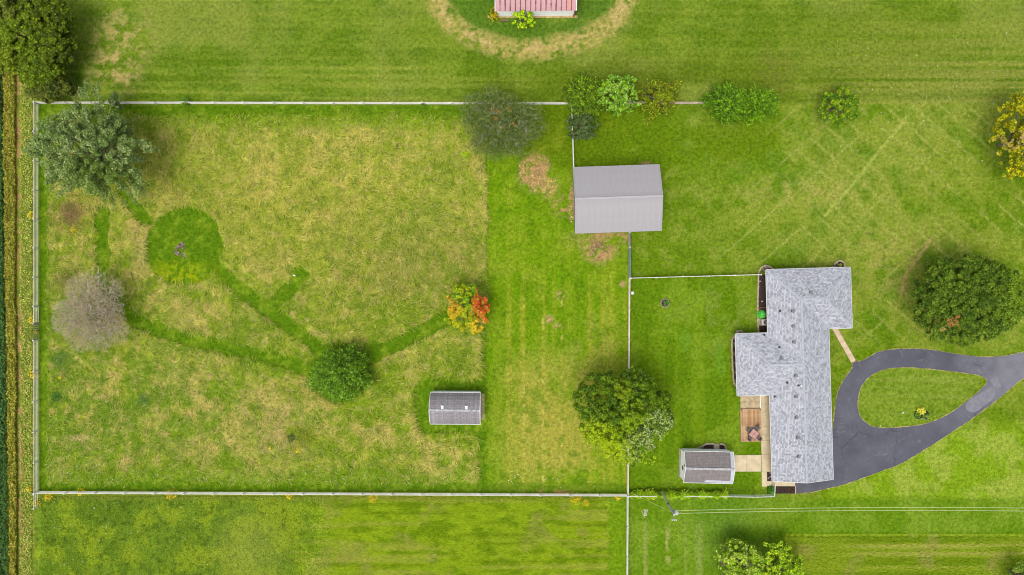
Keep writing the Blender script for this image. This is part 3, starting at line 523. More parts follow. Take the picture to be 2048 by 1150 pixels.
# ------------------------------------------------------------ metal roofed barn
BZ = 3.5; BS = MPP * (CAM_H - BZ) / CAM_H; bc = W(1234.5, 397.8, BZ); BR_ = math.radians(1.9)
barn = empty('grey_barn', (bc.x, bc.y, 0), BR_, 'grey barn with a ribbed pale metal gable roof in the middle of the lawn', 'barn')
bw, bd, brz = 171.5 * BS, 131 * BS, 1.55
METAL = plain('ribbed_roof_metal', C(168, 166, 168), .02, .5, .7, .0, c2=C(160, 157, 160))
NP = 14; pw = bw / NP; sl = math.hypot(bd / 2, brz); ang = math.atan2(brz, bd / 2)
def ribbed(w, ln, nr):
    mb = MB().box((0, ln / 2, 0), (w - .004, ln, .02))
    for k in range(nr): mb.box((-w / 2 + w * (k + .5) / nr, ln / 2, .022), (w / nr * .3, ln, .09))
    return mb.mesh('roof_panel')
pm = ribbed(pw, sl, 4)
for side in (1, -1):
    for i in range(NP):
        o = link('roof_panel', pm, METAL, barn); x = -bw / 2 + pw * (i + .5)
        o.location = (x, -side * bd / 2, BZ) if True else None; o.rotation_euler = (ang, 0, 0) if side == 1 else (ang, 0, math.pi)
MB().beam((-bw / 2 - .03, 0, BZ + brz + .08), (bw / 2 + .03, 0, BZ + brz + .08), .26, .05).obj('ridge_cap', plain('barn_trim', C(170, 167, 170), .04, 2, .7), barn)
TB = MATS['barn_trim']; TD = plain('barn_dark_trim', C(120, 118, 122), .08, 2, .5)
for sy in (1, -1): MB().box((0, sy * (bd / 2 + .03), BZ - .06), (bw + .1, .07, .15)).obj('fascia', TB, barn)
for sx in (1, -1):
    for sy in (1, -1): MB().beam((sx * (bw / 2 + .03), sy * (bd / 2 + .03), BZ + .02), (sx * (bw / 2 + .03), 0, BZ + brz + .04), .07, .12).obj('rake_trim', TB, barn)
BW = plain('barn_wall_metal', C(150, 148, 150), .05, 1, .55); iw, idp = bw / 2 - .22, bd / 2 - .3
for sy in (1, -1):
    w_ = MB().box((0, sy * idp, BZ / 2 - .05), (2 * iw, .08, BZ - .1))
    for k in range(36): w_.box((-iw + 2 * iw * (k + .5) / 36, sy * (idp + .05), BZ / 2 - .05), (.05, .03, BZ - .12))
    w_.obj('wall', BW, barn)
for sx in (1, -1):
    w_ = MB(); w_.poly([(sx * iw, -idp, 0), (sx * iw, idp, 0), (sx * iw, idp, BZ - .08), (sx * iw, 0, BZ + brz - .12), (sx * iw, -idp, BZ - .08)]); w_.obj('gable_wall', BW, barn)
d_ = MB().box((0, 0, 1.5), (.08, 3.4, 3.)).obj('sliding_door', WHITE, barn, loc=(iw + .05, 0, 0)); MB().box((.06, 0, 1.5), (.04, .12, 2.9)).obj('brace', TD, d_)
MB().box((0, 0, 1.02), (.95, .07, 2.04)).obj('door', WHITE, barn, loc=(2.2, -idp - .05, 0))

# ------------------------------------------------------------ red roofed barn at the top edge
rz0 = 2.7; rc = W(1071.5, 22, rz0); RS = MPP * (CAM_H - rz0) / CAM_H; rw = 163 * RS; rot = math.radians(.5)
rb = empty('red_roofed_barn', (rc.x, rc.y, 0), rot, 'white barn with a faded pink metal roof and rusty seams at the top edge', 'barn')
PINK = plain('faded_red_metal', C(196, 152, 154), .03, 1.2, .6, c2=C(180, 132, 136)); RUST = plain('rusty_seam', C(96, 62, 58), .2, 8, .9, c2=C(116, 80, 76)); PINK2 = plain('fresh_red_metal', C(198, 128, 120), .08, 2, .5)
NR = 16; pwr = rw / NR; hd = 4.6; rr = 1.9; slr = math.hypot(hd, rr); an = math.atan2(rr, hd); rd = random.Random(3)
m1 = MB().box((0, slr / 2, 0), (pwr - .1, slr, .02))
for k in (-.3, -.1, .1, .3): m1.box((k * pwr, slr / 2, .02), (.035, slr, .02))
m1 = m1.mesh('roof_panel'); m1b = m1.copy(); m1.materials.append(PINK); m1b.materials.append(PINK2)
for sd_ in (1, -1):
    for i in range(NR):
        o = link('roof_panel', m1b if (i == NR - 2 and sd_ == 1) else m1, None, rb); o.location = (-rw / 2 + pwr * (i + .5), 0 if sd_ == 1 else 2 * hd, rz0); o.rotation_euler = (an, 0, 0 if sd_ == 1 else math.pi)
        mb = MB(); y = 0.
        while y < slr:
            st = rd.uniform(.15, .6); mb.box((rd.uniform(-.015, .015), min(y + st / 2, slr), .0), (rd.uniform(.08, .2), st, .02)); y += st
        s_ = mb.obj('rust_seam', RUST, rb, loc=(-rw / 2 + pwr * (i + 1), 0 if sd_ == 1 else 2 * hd, rz0 - .002 + .012), rot=(an, 0, 0 if sd_ == 1 else math.pi))
MB().beam((-rw / 2, hd, rz0 + rr + .03), (rw / 2, hd, rz0 + rr + .03), .3, .04).obj('ridge_cap', PINK, rb)
for sx in (-1, 1): MB().beam((sx * rw / 2 - sx * .02, 0, rz0 + .03), (sx * rw / 2 - sx * .02, hd, rz0 + rr + .03), .1, .08).obj('rake_trim', TRIM, rb)
ww = rw / 2 - .22; Wm = plain('white_barn_siding', (.86, .87, .87), .02, 2, .6)
MB().box((0, .38, 1.25), (2 * ww, .1, 2.5)).obj('wall', Wm, rb); MB().box((0, 2 * hd - .24, 1.25), (2 * ww, .1, 2.5)).obj('wall', Wm, rb)
for k in range(30): MB().box((-ww + 2 * ww * (k + .5) / 30, .32, 1.25), (.05, .03, 2.45)).obj('batten', Wm, rb)
for sx in (-1, 1):
    w_ = MB(); w_.poly([(sx * ww, .3, 0), (sx * ww, 2 * hd - .3, 0), (sx * ww, 2 * hd - .3, rz0 - .1), (sx * ww, hd, rz0 + rr - .15), (sx * ww, .3, rz0 - .1)]); w_.obj('gable_wall', plain('red_siding', C(168, 92, 80), .12, 2, .8), rb)
MB().box((ww + .06, .24, 1.3), (.1, .3, 2.6)).obj('corner_post', MATS['red_siding'], rb)
fb = MB().box((-ww + 1.1, -.28, .12), (1.0, .3, .2)); fb.obj('foundation_block', plain('worn_timber', C(120, 96, 66), .2, 4, .9), rb)

# ------------------------------------------------------------ sheds
def shed_roof(parent, prof, length, mat, trim, ridge, slip=.0):
    """prof: list of (y, z) from the south eave over the ridge to the north eave"""
    r = MB()
    for (y0, z0), (y1, z1) in zip(prof[:-1], prof[1:]):
        b = len(r.v); pts = [Vector((-length / 2, y0, z0)), Vector((length / 2, y0, z0)), Vector((length / 2, y1, z1)), Vector((-length / 2, y1, z1))]; r.poly(pts, (1, 0, 0))
    o = r.obj('roof', mat, parent)
    for k, (y, z) in enumerate((prof[0], prof[-1])): MB().box((0, y + (.03 if k else -.03), z - .05), (length + .1, .06, .14)).obj('fascia', trim, parent)
    for sx in (-1, 1):
        for (y0, z0), (y1, z1) in zip(prof[:-1], prof[1:]): MB().beam((sx * (length / 2 + .02), y0, z0 + .0), (sx * (length / 2 + .02), y1, z1 + .0), .07, .1).obj('rake_trim', trim, parent)
    return o
z1_ = 2.1; sc = W(911, 816.5, z1_); S1 = MPP * (CAM_H - z1_) / CAM_H
shed = empty('barrel_roof_shed', (sc.x, sc.y, 0), math.radians(-.4), 'storage shed with curved grey roof and two white roof vents, alone in the meadow', 'shed')
ln = 99.5 * S1; hw = 31.5 * S1
prof = [(-hw, z1_), (-hw * .8, 2.75), (-hw * .6, 3.2), (-hw * .3, 3.62), (0, 3.86), (hw * .3, 3.62), (hw * .6, 3.2), (hw * .8, 2.75), (hw, z1_)]
SH1 = shingle('worn_grey_shingles', C(112, 110, 114), C(182, 181, 188), 1.3, streak=tuple(C(140, 128, 126)), speck=.35, bw=.5, rh=.28)
shed_roof(shed, prof, ln, SH1, WHITE, None)
mb = MB(); rr_ = random.Random(4)
for k in range(22): mb.box((-ln / 2 + ln * (k + .5) / 22, 0, 3.865 - .01), (ln / 22 - .02, .26, .05), 0)
mb.obj('ridge_cap', plain('pale_ridge_cap', C(176, 175, 178), .22, 1.6, .9), shed)
for px in (884.6, 932.8):
    p = W(px, 815, 3.75) - W(911, 816.5, z1_); a = MB().box((0, 0, .06), (.3, .42, .24)).obj('roof_vent', WHITE, shed, loc=(p.x, p.y, 3.68)); MB().box((0, .2, .1), (.42, .12, .2)).obj('hood', WHITE, a)
SID = plain('white_shed_siding', (.86, .87, .87), .02, 2, .6)
for sy in (-1, 1):
    MB().box((0, sy * (hw - .12), 1.05), (ln - .2, .1, 2.1)).obj('wall', SID, shed)
for sx in (-1, 1): w_ = MB(); w_.poly([(sx * (ln / 2 - .05), y * .95, z - .05) for y, z in prof] + [(sx * (ln / 2 - .05), hw * .95, 0), (sx * (ln / 2 - .05), -hw * .95, 0)]); w_.obj('gable_wall', SID, shed)
d_ = MB().box((0, 0, 1.0), (.06, 1.9, 1.9)).obj('double_door', TRIM, shed, loc=(ln / 2 + .02, 0, .05)); MB().box((.05, 0, 1.), (.03, .06, 1.85)).obj('brace', DARK, d_)

z2 = 2.25; cs2 = [(1368.7, 902.5), (1466.7, 904), (1464.8, 967.5), (1367.3, 964.7)]; c2 = sum((W(*q, z2) for q in cs2), Vector()) / 4
shed2 = empty('gable_shed', (c2.x, c2.y, 0), math.radians(-1.3), 'white sided shed with worn brown grey gable roof at the end of the concrete walk', 'shed')
S2 = MPP * (CAM_H - z2) / CAM_H; ln = 97.7 * S2; hw = 31.2 * S2; rz2 = 3.15
SH2 = shingle('worn_brown_shingles', C(108, 104, 104), C(158, 155, 156), 1.2, streak=tuple(C(136, 120, 114)), speck=.3, bw=.4, rh=.2)
shed_roof(shed2, [(-hw, z2), (0, rz2), (hw, z2)], ln, SH2, WHITE, None)
mb = MB()
for k in range(26): mb.box((-ln / 2 + ln * (k + .5) / 26, 0, rz2 + .01), (ln / 26 - .02, .3, .05))
mb.obj('ridge_cap', MATS['pale_ridge_cap'], shed2)
PALE = plain('bleached_shingle', C(186, 188, 196), .1, 3, .9)
a2 = math.atan2(rz2 - z2, hw)
mb = MB(); mb.v = [Vector(q) for q in ((ln / 2 - .48, .02, rz2 + .012), (ln / 2 - .02, .02, rz2 + .012), (ln / 2 - .02, hw - .02, z2 + .022), (ln / 2 - .42, hw - .02, z2 + .022))]; mb.f = [(0, 1, 2, 3)]; mb.obj('bleached_strip', PALE, shed2)
mb = MB(); zz = lambda y: z2 + (rz2 - z2) * (1 + y / hw) + .012
P_ = [(ln / 2 - .02, -.02), (ln / 2 - .5, -.02), (ln / 2 - .36, -hw + .34), (ln / 2 - 2.2, -hw + .42), (-.4, -hw + .42), (-.6, -hw + .1), (ln / 2 - .02, -hw + .02)]
mb.v = [Vector((x, y, zz(y))) for x, y in P_]; mb.f = [(0, 1, 2, 6), (2, 3, 5, 6), (3, 4, 5)]; mb.obj('bleached_strip', PALE, shed2)
for sy in (-1, 1):
    w_ = MB().box((0, sy * (hw - .14), z2 / 2), (ln - .3, .1, z2)); 
    for k in range(28): w_.box((-ln / 2 + .2 + (ln - .4) * k / 27, sy * (hw - .08), z2 / 2), (.03, .02, z2 - .05))
    w_.obj('wall', SID, shed2)
for sx in (-1, 1):
    X_ = sx * (ln / 2 - .03); w_ = MB(); w_.poly([(X_, -hw + .14, 0), (X_, hw - .14, 0), (X_, hw - .14, z2 - .02), (X_, 0, rz2 - .1), (X_, -hw + .14, z2 - .02)]); w_.obj('gable_wall', SID, shed2)
    for k in range(14): pass
MB().box((-ln / 2 - .01, .12, 1.55), (.05, .5, .55)).box((-ln / 2 - .02, .12, 1.55), (.06, .58, .05)).obj('window', DARK, shed2, loc=(0, -.45, 0))
MB().box((-ln / 2 - .01, .25, 2.5), (.06, .22, .22)).obj('gable_vent', DARK, shed2)
MB().box((-ln / 2 - .12, 0, .06), (.14, 2 * hw - .2, .1)).obj('skirt', plain('skirt_board', C(150, 140, 120), .1, 3, .9), shed2)
MB().box((ln / 2 + .02, 0, 1.), (.06, 1.7, 1.95)).obj('double_door', TRIM, shed2)

# ------------------------------------------------------------ fences
def rail_fence(name, label, p0, p1, n_bays, height=1.15, rails=4, mat=None, rw=.04, rh=.1, group='white rail fences round the paddock', start_post=True, caps=False, shared=None, openp=()):
    P0, P1 = W(*p0), W(*p1); d = P1 - P0; Ln = d.length; az = math.atan2(d.y, d.x); root = empty(name, P0, az, label, 'fence', group); mat = mat or FENCE
    bl = Ln / n_bays; rm = MB().box((0, 0, 0), (bl - .02, rw, rh)).mesh('rail'); rm.materials.append(mat); pm_ = MB().box((0, 0, (height + .12) / 2), (.12, .13, height + .12)).box((0, 0, height + .135), (.16, .17, .03)).mesh('post'); pm_.materials.append(mat)
    rnd = random.Random(len(label))
    for i in range(n_bays + 1):
        if i == 0 and not start_post: continue
        o = link('post', pm_, None, root); o.location = (i * bl, rnd.uniform(-.02, .02), 0); o.rotation_euler = (rnd.uniform(-.025, .025), rnd.uniform(-.02, .02), 0)
    for i in range(n_bays):
        for k in range(rails):
            o = link('rail', rm, None, root); o.location = ((i + .5) * bl, .0, height * (k + .9) / (rails - .0) ); o.rotation_euler = (0, rnd.uniform(-.006, .006), rnd.uniform(-.003, .003))
    return root
rail_fence('rail_fence', 'long white rail fence along the top edge of the meadow', (79, 207.8), (1141, 209.3), 18, rw=.06)
rail_fence('rail_fence', 'white four rail fence down the far left side, above the dark wire gate', (78.3, 209.5), (78.3, 612), 7)
rail_fence('rail_fence', 'white four rail fence at the far left, between the gate and the lower corner', (78.3, 680), (78.8, 982), 5)
rail_fence('rail_fence', 'long white rail fence along the bottom edge of the meadow', (80, 981.8), (1257, 987.4), 20, rw=.07)
CREAM = plain('cream_fence', C(220, 212, 186), .12, 1.2, .7, c2=C(186, 178, 156))
rail_fence('rail_fence', 'cream rail fence running down from the blue grey gate to the bottom fence', (1257.3, 557), (1253.8, 987), 7, mat=CREAM, rw=.1)
rail_fence('rail_fence', 'pale rail fence running from the corner post to the bottom edge of the photo', (1253.6, 989), (1252.5, 1230), 4, rw=.09)
rail_fence('rail_fence', 'thin white rail fence between the cream fence and the house', (1259, 556.4), (1516, 549.4), 5, rw=.08, rails=3)
rail_fence('rail_fence', 'thin white rail fence from the top corner to the grey barn', (1142, 210), (1146.5, 338), 2, rw=.09, rails=3)
rail_fence('rail_fence', 'short weathered fence showing between the shrubs at the top', (1150, 208.5), (1410, 208.5), 4, mat=plain('weathered_wood', C(188, 172, 150), .2, 2, .9), rw=.09, rails=3)
rail_fence('rail_fence', 'short fence stub heading down from the lower left meadow corner', (78.8, 984), (78.5, 1012), 1, rails=3)
def gate(label, p0, p1, mat, bars=5, h=1.15, uprights=4, t=.04):
    P0, P1 = W(*p0), W(*p1); d = P1 - P0; Ln = d.length; root = empty('field_gate', P0, math.atan2(d.y, d.x), label, 'gate', 'gates in the fences')
    for x in (0, Ln): MB().box((x, 0, .65), (.13, .13, 1.3)).obj('gate_post', FENCE, root)
    for k in range(bars): MB().tube((.08, 0, .18 + (h - .18) * k / (bars - 1)), (Ln - .08, 0, .18 + (h - .18) * k / (bars - 1)), t, n=6).obj('bar', mat, root)
    for k in range(uprights): x = .1 + (Ln - .2) * k / (uprights - 1); MB().tube((x, 0.01, .15), (x, .01, h), .035, n=6).obj('upright', mat, root)
    return root
BLUEG = plain('blue_grey_gate', C(116, 140, 142), .1, 2, .6)
g = gate('blue grey tube gate in the fence just below the grey barn', (1257.4, 556), (1257.4, 496), BLUEG, 7, 1.25, 12, .06)
g2 = gate('grey tube gate touching the bottom wall of the grey barn', (1257.2, 495), (1257, 466), plain('grey_gate', C(150, 146, 144), .1, 2, .6), 5, 1.2, 6, .05)
gate('white barred gate above the dark wire gate on the far left', (78.3, 646), (78.3, 613), FENCE, 4, 1.15, 3, .045)
gate('dark wire gate between white posts on the far left', (78.3, 679), (78.3, 647), plain('dark_wire', C(92, 106, 88), .1, 2, .7), 7, 1.2, 8, .022)
# chain link run with white top rail
cl = empty('chain_link_fence', W(1256, 988), 0, 'chain link fence with white top rail ending at the house corner', 'fence')
CP = [W(1256, 987.5), W(1350, 988), W(1461, 988.5), W(1505, 989.3), W(1543, 988.2), W(1544.3, 965.5)]; o0 = cl.location.copy(); WIRE = plain('wire_mesh', C(170, 178, 172), .1, 2, .5)
for a_, b_ in zip(CP[:-1], CP[1:]):
    a_, b_ = a_ - o0, b_ - o0; d = b_ - a_; n_ = max(int(d.length / 2.6), 1)
    MB().tube(a_ + Vector((0, 0, 1.2)), b_ + Vector((0, 0, 1.2)), .05, n=8).obj('top_rail', WHITE, cl)
    for i in range(n_ + 1): MB().tube(a_ + d * i / n_, a_ + d * i / n_ + Vector((0, 0, 1.25)), .035, n=8).obj('post', WHITE, cl)
    mb = MB(); q = d.normalized(); k = int(d.length / .14)
    for i in range(-8, k):
        for sgn in (0, 1):
            x0, x1 = i * .14, i * .14 + 1.15; t0, t1 = max(0, x0), min(d.length, x1)
            if t1 - t0 < .05: continue
            zA, zB = (t0 - x0) + .03, (t1 - x0) + .03
            if sgn: zA, zB = 1.2 - zA, 1.2 - zB
            mb.tube(a_ + q * t0 + Vector((0, 0, zA)), a_ + q * t1 + Vector((0, 0, zB)), .006, n=3, cap=False)
    mb.obj('wire_mesh', WIRE, cl)['kind'] = 'stuff'

# ------------------------------------------------------------ utility pole and wires
pb = W(1323.4, 983.5); ptop = W(1347, 1027, 8.6); pole = empty('utility_pole', pb, 0, 'tall pale wooden utility pole with transformer standing behind the vine covered fence', 'utility pole')
POLE = plain('pole_wood', C(200, 196, 184), .14, 6, .9, b=.4); r0 = ptop - pb; up = r0.normalized()
MB().tube((0, 0, 0), r0 + up * .5, .17, .12, 12).obj('pole', POLE, pole, smooth=False)
t_ = r0 * .6; MB().tube(t_ - up * .12, t_ + up * .12, .19, .19, 12).obj('band', plain('black_band', C(30, 30, 32), .1, 2, .6), pole)
tc_ = r0 - up * 1.0 + Vector((.38, 0, 0)); a = MB().tube(tc_, tc_ + Vector((0, 0, .95)), .26, .26, 14).tube(tc_ + Vector((0, 0, .95)), tc_ + Vector((0, 0, 1.05)), .26, .12, 14).obj('transformer', plain('transformer_grey', C(204, 206, 208), .05, 2, .4), pole)
MB().tube(tc_ + Vector((.1, 0, 1.05)), tc_ + Vector((.1, 0, 1.3)), .05, .03).obj('bushing', TRIM, a); MB().tube(tc_ + Vector((-.1, 0.05, 1.05)), tc_ + Vector((-.1, .05, 1.25)), .05, .03).obj('bushing', DARK, a)
br = r0 + up * .35; MB().beam(br, br + Vector((-.05, -.62, .15)), .07, .07).obj('bracket', GALV, pole)
ar = br + Vector((-.05, -.62, .15)); a = MB().beam(ar + Vector((-.3, 0, 0)), ar + Vector((.34, 0, 0)), .09, .09).obj('crossarm', plain('crossarm_pale', C(214, 214, 208), .08, 3, .6), pole)
for x in (-.24, 0.02, .28): MB().tube(ar + Vector((x, 0, .03)), ar + Vector((x, 0, .22)), .09, .05, 8).obj('insulator', WHITE, a)
def wire(label, a, b, sag, r, mat, name='overhead_wire', group='overhead wires at the utility pole'):
    n_ = 28; P = [a.lerp(b, i / n_) - Vector((0, 0, sag * 4 * (i / n_) * (1 - i / n_))) for i in range(n_ + 1)]; mb = MB()
    for p, q in zip(P[:-1], P[1:]): mb.tube(p - a, q - a, r, n=5, cap=False)
    o = mb.obj(name, mat, loc=a); tag(o, label, 'wire', group); return o
WM = plain('pale_cable', C(196, 204, 150), .05, 1, .5)
wa = pb + r0 + Vector((.3, .1, -.1))
wire('upper of the two pale overhead wires running right from the utility pole', W(1350, 1021.5, 8.6), W(2330, 1021, 8.9), 1.35, .028, WM)
wire('lower of the two pale overhead wires running right from the utility pole', W(1351, 1027, 8.4), W(2330, 1027.5, 8.7), 1.35, .028, WM)
wire('slanting service wire from the utility pole towards the white shed', W(1348, 1019, 7.9), W(1389, 966, 2.3), .35, .014, WM)
wire('pale guy wire slanting left from the utility pole to the fence corner', W(1342, 1024, 8.2), W(1262, 985, .1), 0, .02, WM, 'guy_wire')
ga, gb = W(1262, 985, .1), W(1342, 1024, 8.2); o = MB().tube(Vector(), (gb - ga) * .22, .05, .05, 8).obj('guy_guard', plain('yellow_guard', C(222, 218, 150), .05, 2, .5), loc=ga + (gb - ga) * .06); tag(o, 'pale yellow guard sleeve on the guy wire near the fence corner', 'wire guard')
# ------------------------------------------------------------ trees and shrubs
def tubes_np(P0, P1, R0, R1, n=3):
    d = P1 - P0; L_ = np.linalg.norm(d, axis=1, keepdims=True) + 1e-9; d = d / L_
    h = np.where(np.abs(d[:, 2:3]) > .9, np.array([[1., 0, 0]]), np.array([[0, 0, 1.]])); a = np.cross(d, h); a /= np.linalg.norm(a, axis=1, keepdims=True); b = np.cross(d, a)
    V = np.zeros((len(P0), 2 * n, 3))
    for i in range(n):
        c, s = math.cos(6.2832 * i / n), math.sin(6.2832 * i / n); o = a * c + b * s
        V[:, i] = P0 + o * R0[:, None]; V[:, n + i] = P1 + o * R1[:, None]
    base = np.arange(len(P0))[:, None] * 2 * n
    F = np.concatenate([base + np.array([i, (i + 1) % n, n + (i + 1) % n, n + i]) for i in range(n)]); return V.reshape(-1, 3), F
def leaves(name, c, nrm, size, asp, col, parent, rg, tdir=None, mat=None, fold=.12):
    n_ = len(c); nrm = nrm / (np.linalg.norm(nrm, axis=1, keepdims=True) + 1e-9); r = rg.normal(size=(n_, 3)) if tdir is None else tdir + .25 * rg.normal(size=(n_, 3))
    t = r - (r * nrm).sum(1, keepdims=True) * nrm; t /= np.linalg.norm(t, axis=1, keepdims=True) + 1e-9; w = np.cross(nrm, t); s_ = size[:, None]
    V = np.stack([c - t * s_, c + w * s_ * asp + nrm * s_ * fold, c + t * s_, c - w * s_ * asp + nrm * s_ * fold], 1).reshape(-1, 3)
    return link(name, mesh_np(name, V, np.arange(n_ * 4).reshape(-1, 4), np.repeat(np.clip(col, 0, .85), 4, 0)), mat or LEAF, parent)
def branching(root, RX, RY, h, zc, trunk_r, rg, counts, thick, fork_z, wobf=None, tipcol=None, twigs=True, mat=None, shell=(.2, 1.)):
    """limbs that fork from level to level until the twigs fill the crown"""
    par = np.array([[0, 0, fork_z]]); S0, S1, Q0, Q1, lv = [np.array([[0, 0, -.05]])], [par], [np.array([trunk_r])], [np.array([trunk_r * .75])], [np.array([0])]
    for i, n_ in enumerate(counts):
        a = rg.uniform(0, 6.2832, n_); top = (.35, .6, .8, .93, 1.)[min(i + 5 - len(counts), 4)]; q = rg.uniform(shell[0], 1, n_) ** .6 * top; ct = rg.uniform(-.1, 1, n_); st = np.sqrt(1 - np.clip(ct, 0, 1) ** 2); w_ = wobf(a) if wobf else 1.
        P = np.stack([np.cos(a) * st * RX * q * w_, np.sin(a) * st * RY * q * w_, fork_z + (zc - fork_z) * q + ct * q * (h - zc)], 1); P[:, 2] = np.maximum(P[:, 2], fork_z * .6)
        j = np.zeros(n_, int); rp = np.linalg.norm(par - [0, 0, fork_z], axis=1); rq = np.linalg.norm(P - [0, 0, fork_z], axis=1)
        for k in range(0, n_, 1500):
            d = np.linalg.norm(P[k:k + 1500, None] - par[None], axis=2) + 1.2 * np.maximum(rp[None] - rq[k:k + 1500, None] + .1, 0); j[k:k + 1500] = d.argmin(1)
        b = par[j]; mid = (b + P) / 2 + rg.normal(size=P.shape) * np.linalg.norm(P - b, axis=1)[:, None] * .09; r0 = np.maximum(trunk_r * .55 ** (i + 1), thick); r1 = np.maximum(r0 * .6, thick * .7)
        S0 += [b, mid]; S1 += [mid, P]; Q0 += [np.full(n_, r0), np.full(n_, (r0 + r1) / 2)]; Q1 += [np.full(n_, (r0 + r1) / 2), np.full(n_, r1)]; lv += [np.full(2 * n_, i + 1)]; par = P if i == 0 else np.concatenate([par[rg.choice(len(par), min(len(par), 400), replace=False)], P]) if n_ < 1500 else P
    S0, S1, Q0, Q1, lv = map(np.concatenate, (S0, S1, Q0, Q1, lv)); return S0, S1, Q0, Q1, lv
def make_tree(name, label, cat, px, py, rx, ry, h, n_cl, cl_r, n_leaf, leaf, pal, seed, group=None, rough=.16, style='clump', flat=.55, zc=None, trunk_r=.2, stemmy=8, dens=(.55, 1.), colfn=None, tints=None, asp=.62, hole=0., up=.9, bright=1.35, parts=True, stems_show=0, elong=0.):
    """px, py, rx, ry: outline of the crown as seen at its widest level zc"""
    rg = np.random.default_rng(seed); zc = h * .55 if zc is None else zc; f = (CAM_H - zc) / CAM_H * MPP; base = W(px, py, zc); root = empty(name, (base.x, base.y, 0), rg.uniform(0, 0), label, cat, group)
    RX, RY = rx * f, ry * f; RZ = h - zc; pal = np.array(pal); R_ = (RX + RY) / 2
    ph = rg.uniform(0, 6.28, 6)
    def wob(a): return 1 + rough * (np.sin(2 * a + ph[0]) * .35 + np.sin(3 * a + ph[1]) * .35 + np.sin(5 * a + ph[2]) * .35 + np.sin(8 * a + ph[3]) * .3 + np.sin(13 * a + ph[4]) * .2)
    if style == 'clump':
        a = rg.uniform(0, 6.2832, n_cl); s = rg.uniform(0, 1, n_cl) ** .5; zt = np.sqrt(np.clip(1 - s ** 2, 0, 1)); q = rg.uniform(*dens, n_cl); w_ = wob(a)
        lowr = rg.random(n_cl) < .25; zz = np.where(lowr, -flat * rg.random(n_cl) * s, zt) 
        w_ = 1 + (w_ - 1) * np.clip(s * 1.4 - .3, 0, 1); crx, cry = RX - cl_r * .55, RY - cl_r * .55
        cc = np.stack([np.cos(a) * s * crx * w_, np.sin(a) * s * cry * w_, zc + zz * (RZ - cl_r * .6) * q], 1)
        cr = cl_r * rg.uniform(.6, 1.25, n_cl); cr *= np.where(s > .8, .8, 1)
        ki = rg.choice(n_cl, n_leaf, p=cr ** 2 / (cr ** 2).sum()); d = rg.normal(size=(n_leaf, 3)); d[:, 2] = np.abs(d[:, 2]) * 1.0 - .35
        out = cc[ki] - np.array([0, 0, zc * .8]); out /= np.linalg.norm(out, axis=1, keepdims=True) + 1e-6; d = d / np.linalg.norm(d, axis=1, keepdims=True) + out * .35
        d /= np.linalg.norm(d, axis=1, keepdims=True); rad = rg.uniform(.35, 1.05, n_leaf) ** .6
        c = cc[ki] + d * (cr[ki] * rad)[:, None] * np.array([1, 1, .75]) + out * (rg.uniform(-1, 1.3, n_leaf) * elong)[:, None]; nrm = d * .7 + np.array([0, 0, up]) + rg.normal(size=(n_leaf, 3)) * .6
        ct = rg.uniform(.2, .8, n_cl); tl = np.clip(ct[ki] + rg.normal(0, .28, n_leaf), 0, .999); col = pal[(tl * len(pal)).astype(int)] * rg.uniform(.45, 1.55, (n_leaf, 1)); td = None
        ends = cc
    else:  # radial: arching stems carrying leaves
        ns = n_cl; a = rg.uniform(0, 6.2832, ns); s = rg.uniform(.0, 1, ns) ** .5; w_ = wob(a); el = np.arccos(np.clip(s, 0, 1)); sd_ = np.stack([np.cos(a) * np.cos(el) * RX * w_, np.sin(a) * np.cos(el) * RY * w_, np.sin(el) * (h - .3 * zc)], 1) * rg.uniform(.82, 1.08, (ns, 1))
        k = n_leaf // ns; t_ = rg.uniform(.45 if stemmy > 5 else .6, 1.0, (ns, k)); c = sd_[:, None, :] * t_[..., None]; c[..., 2] = .3 * zc * t_ + c[..., 2] * (1.25 - .25 * t_) ; c[..., 2] -= .25 * zc * (t_ * s[:, None]) ** 2
        c = c.reshape(-1, 3) + rg.normal(size=(ns * k, 3)) * cl_r * .3; dirn = np.repeat(sd_ / np.linalg.norm(sd_, axis=1, keepdims=True), k, 0)
        nrm = rg.normal(size=(ns * k, 3)) * .5 + np.array([0, 0, 1.]) ; td = dirn; ct = np.repeat(rg.random(ns), k); tt = t_.reshape(-1)
        tl = np.clip(.25 + .5 * ct + .35 * (tt - .6) + rg.normal(0, .15, ns * k), 0, .999); col = pal[(tl * len(pal)).astype(int)] * rg.uniform(.45, 1.65, (ns * k, 1)) * np.repeat(rg.uniform(.5, 1.4, (ns, 1)), k, 0); n_leaf = ns * k; ends = sd_ * .8; c[:, 2] = np.maximum(c[:, 2], .15)
    if hole > 0:
        keep = fbm(c[:, 0] + 50 + c[:, 2] * .4, c[:, 1] + 50 + c[:, 2] * .3, 1.1, seed, 2) > hole; c, nrm, col = c[keep], nrm[keep], col[keep]; td = td[keep] if td is not None else None
    if tints:                                    # patches of turned leaves, also painted sky sheen and lit lobes: (x, y offset in photo px, radius px, colour, share)
        for ox, oy, rr, tc_, share in tints:
            dd = np.hypot(c[:, 0] - ox * f, c[:, 1] + oy * f) / (rr * f); msk = (rg.random(len(c)) < share * (1 - ss(dd, .7, 1.15))); col = np.where(msk[:, None], np.array(tc_) * rg.uniform(.8, 1.2, (len(c), 1)), col)
    sz = rg.uniform(leaf * .7, leaf * 1.3, len(c))
    leaves('crown', c, nrm, sz, asp, sat(col, 1.05) * bright * np.array([1.03, 1, .85]), root, rg, td)
    # trunk and limbs
    P0, P1, R0, R1 = [], [], [], []
    fork = np.array([0, 0, max(zc * .45, .3)]); P0.append([0, 0, -.05]); P1.append(fork); R0.append(trunk_r); R1.append(trunk_r * .75)
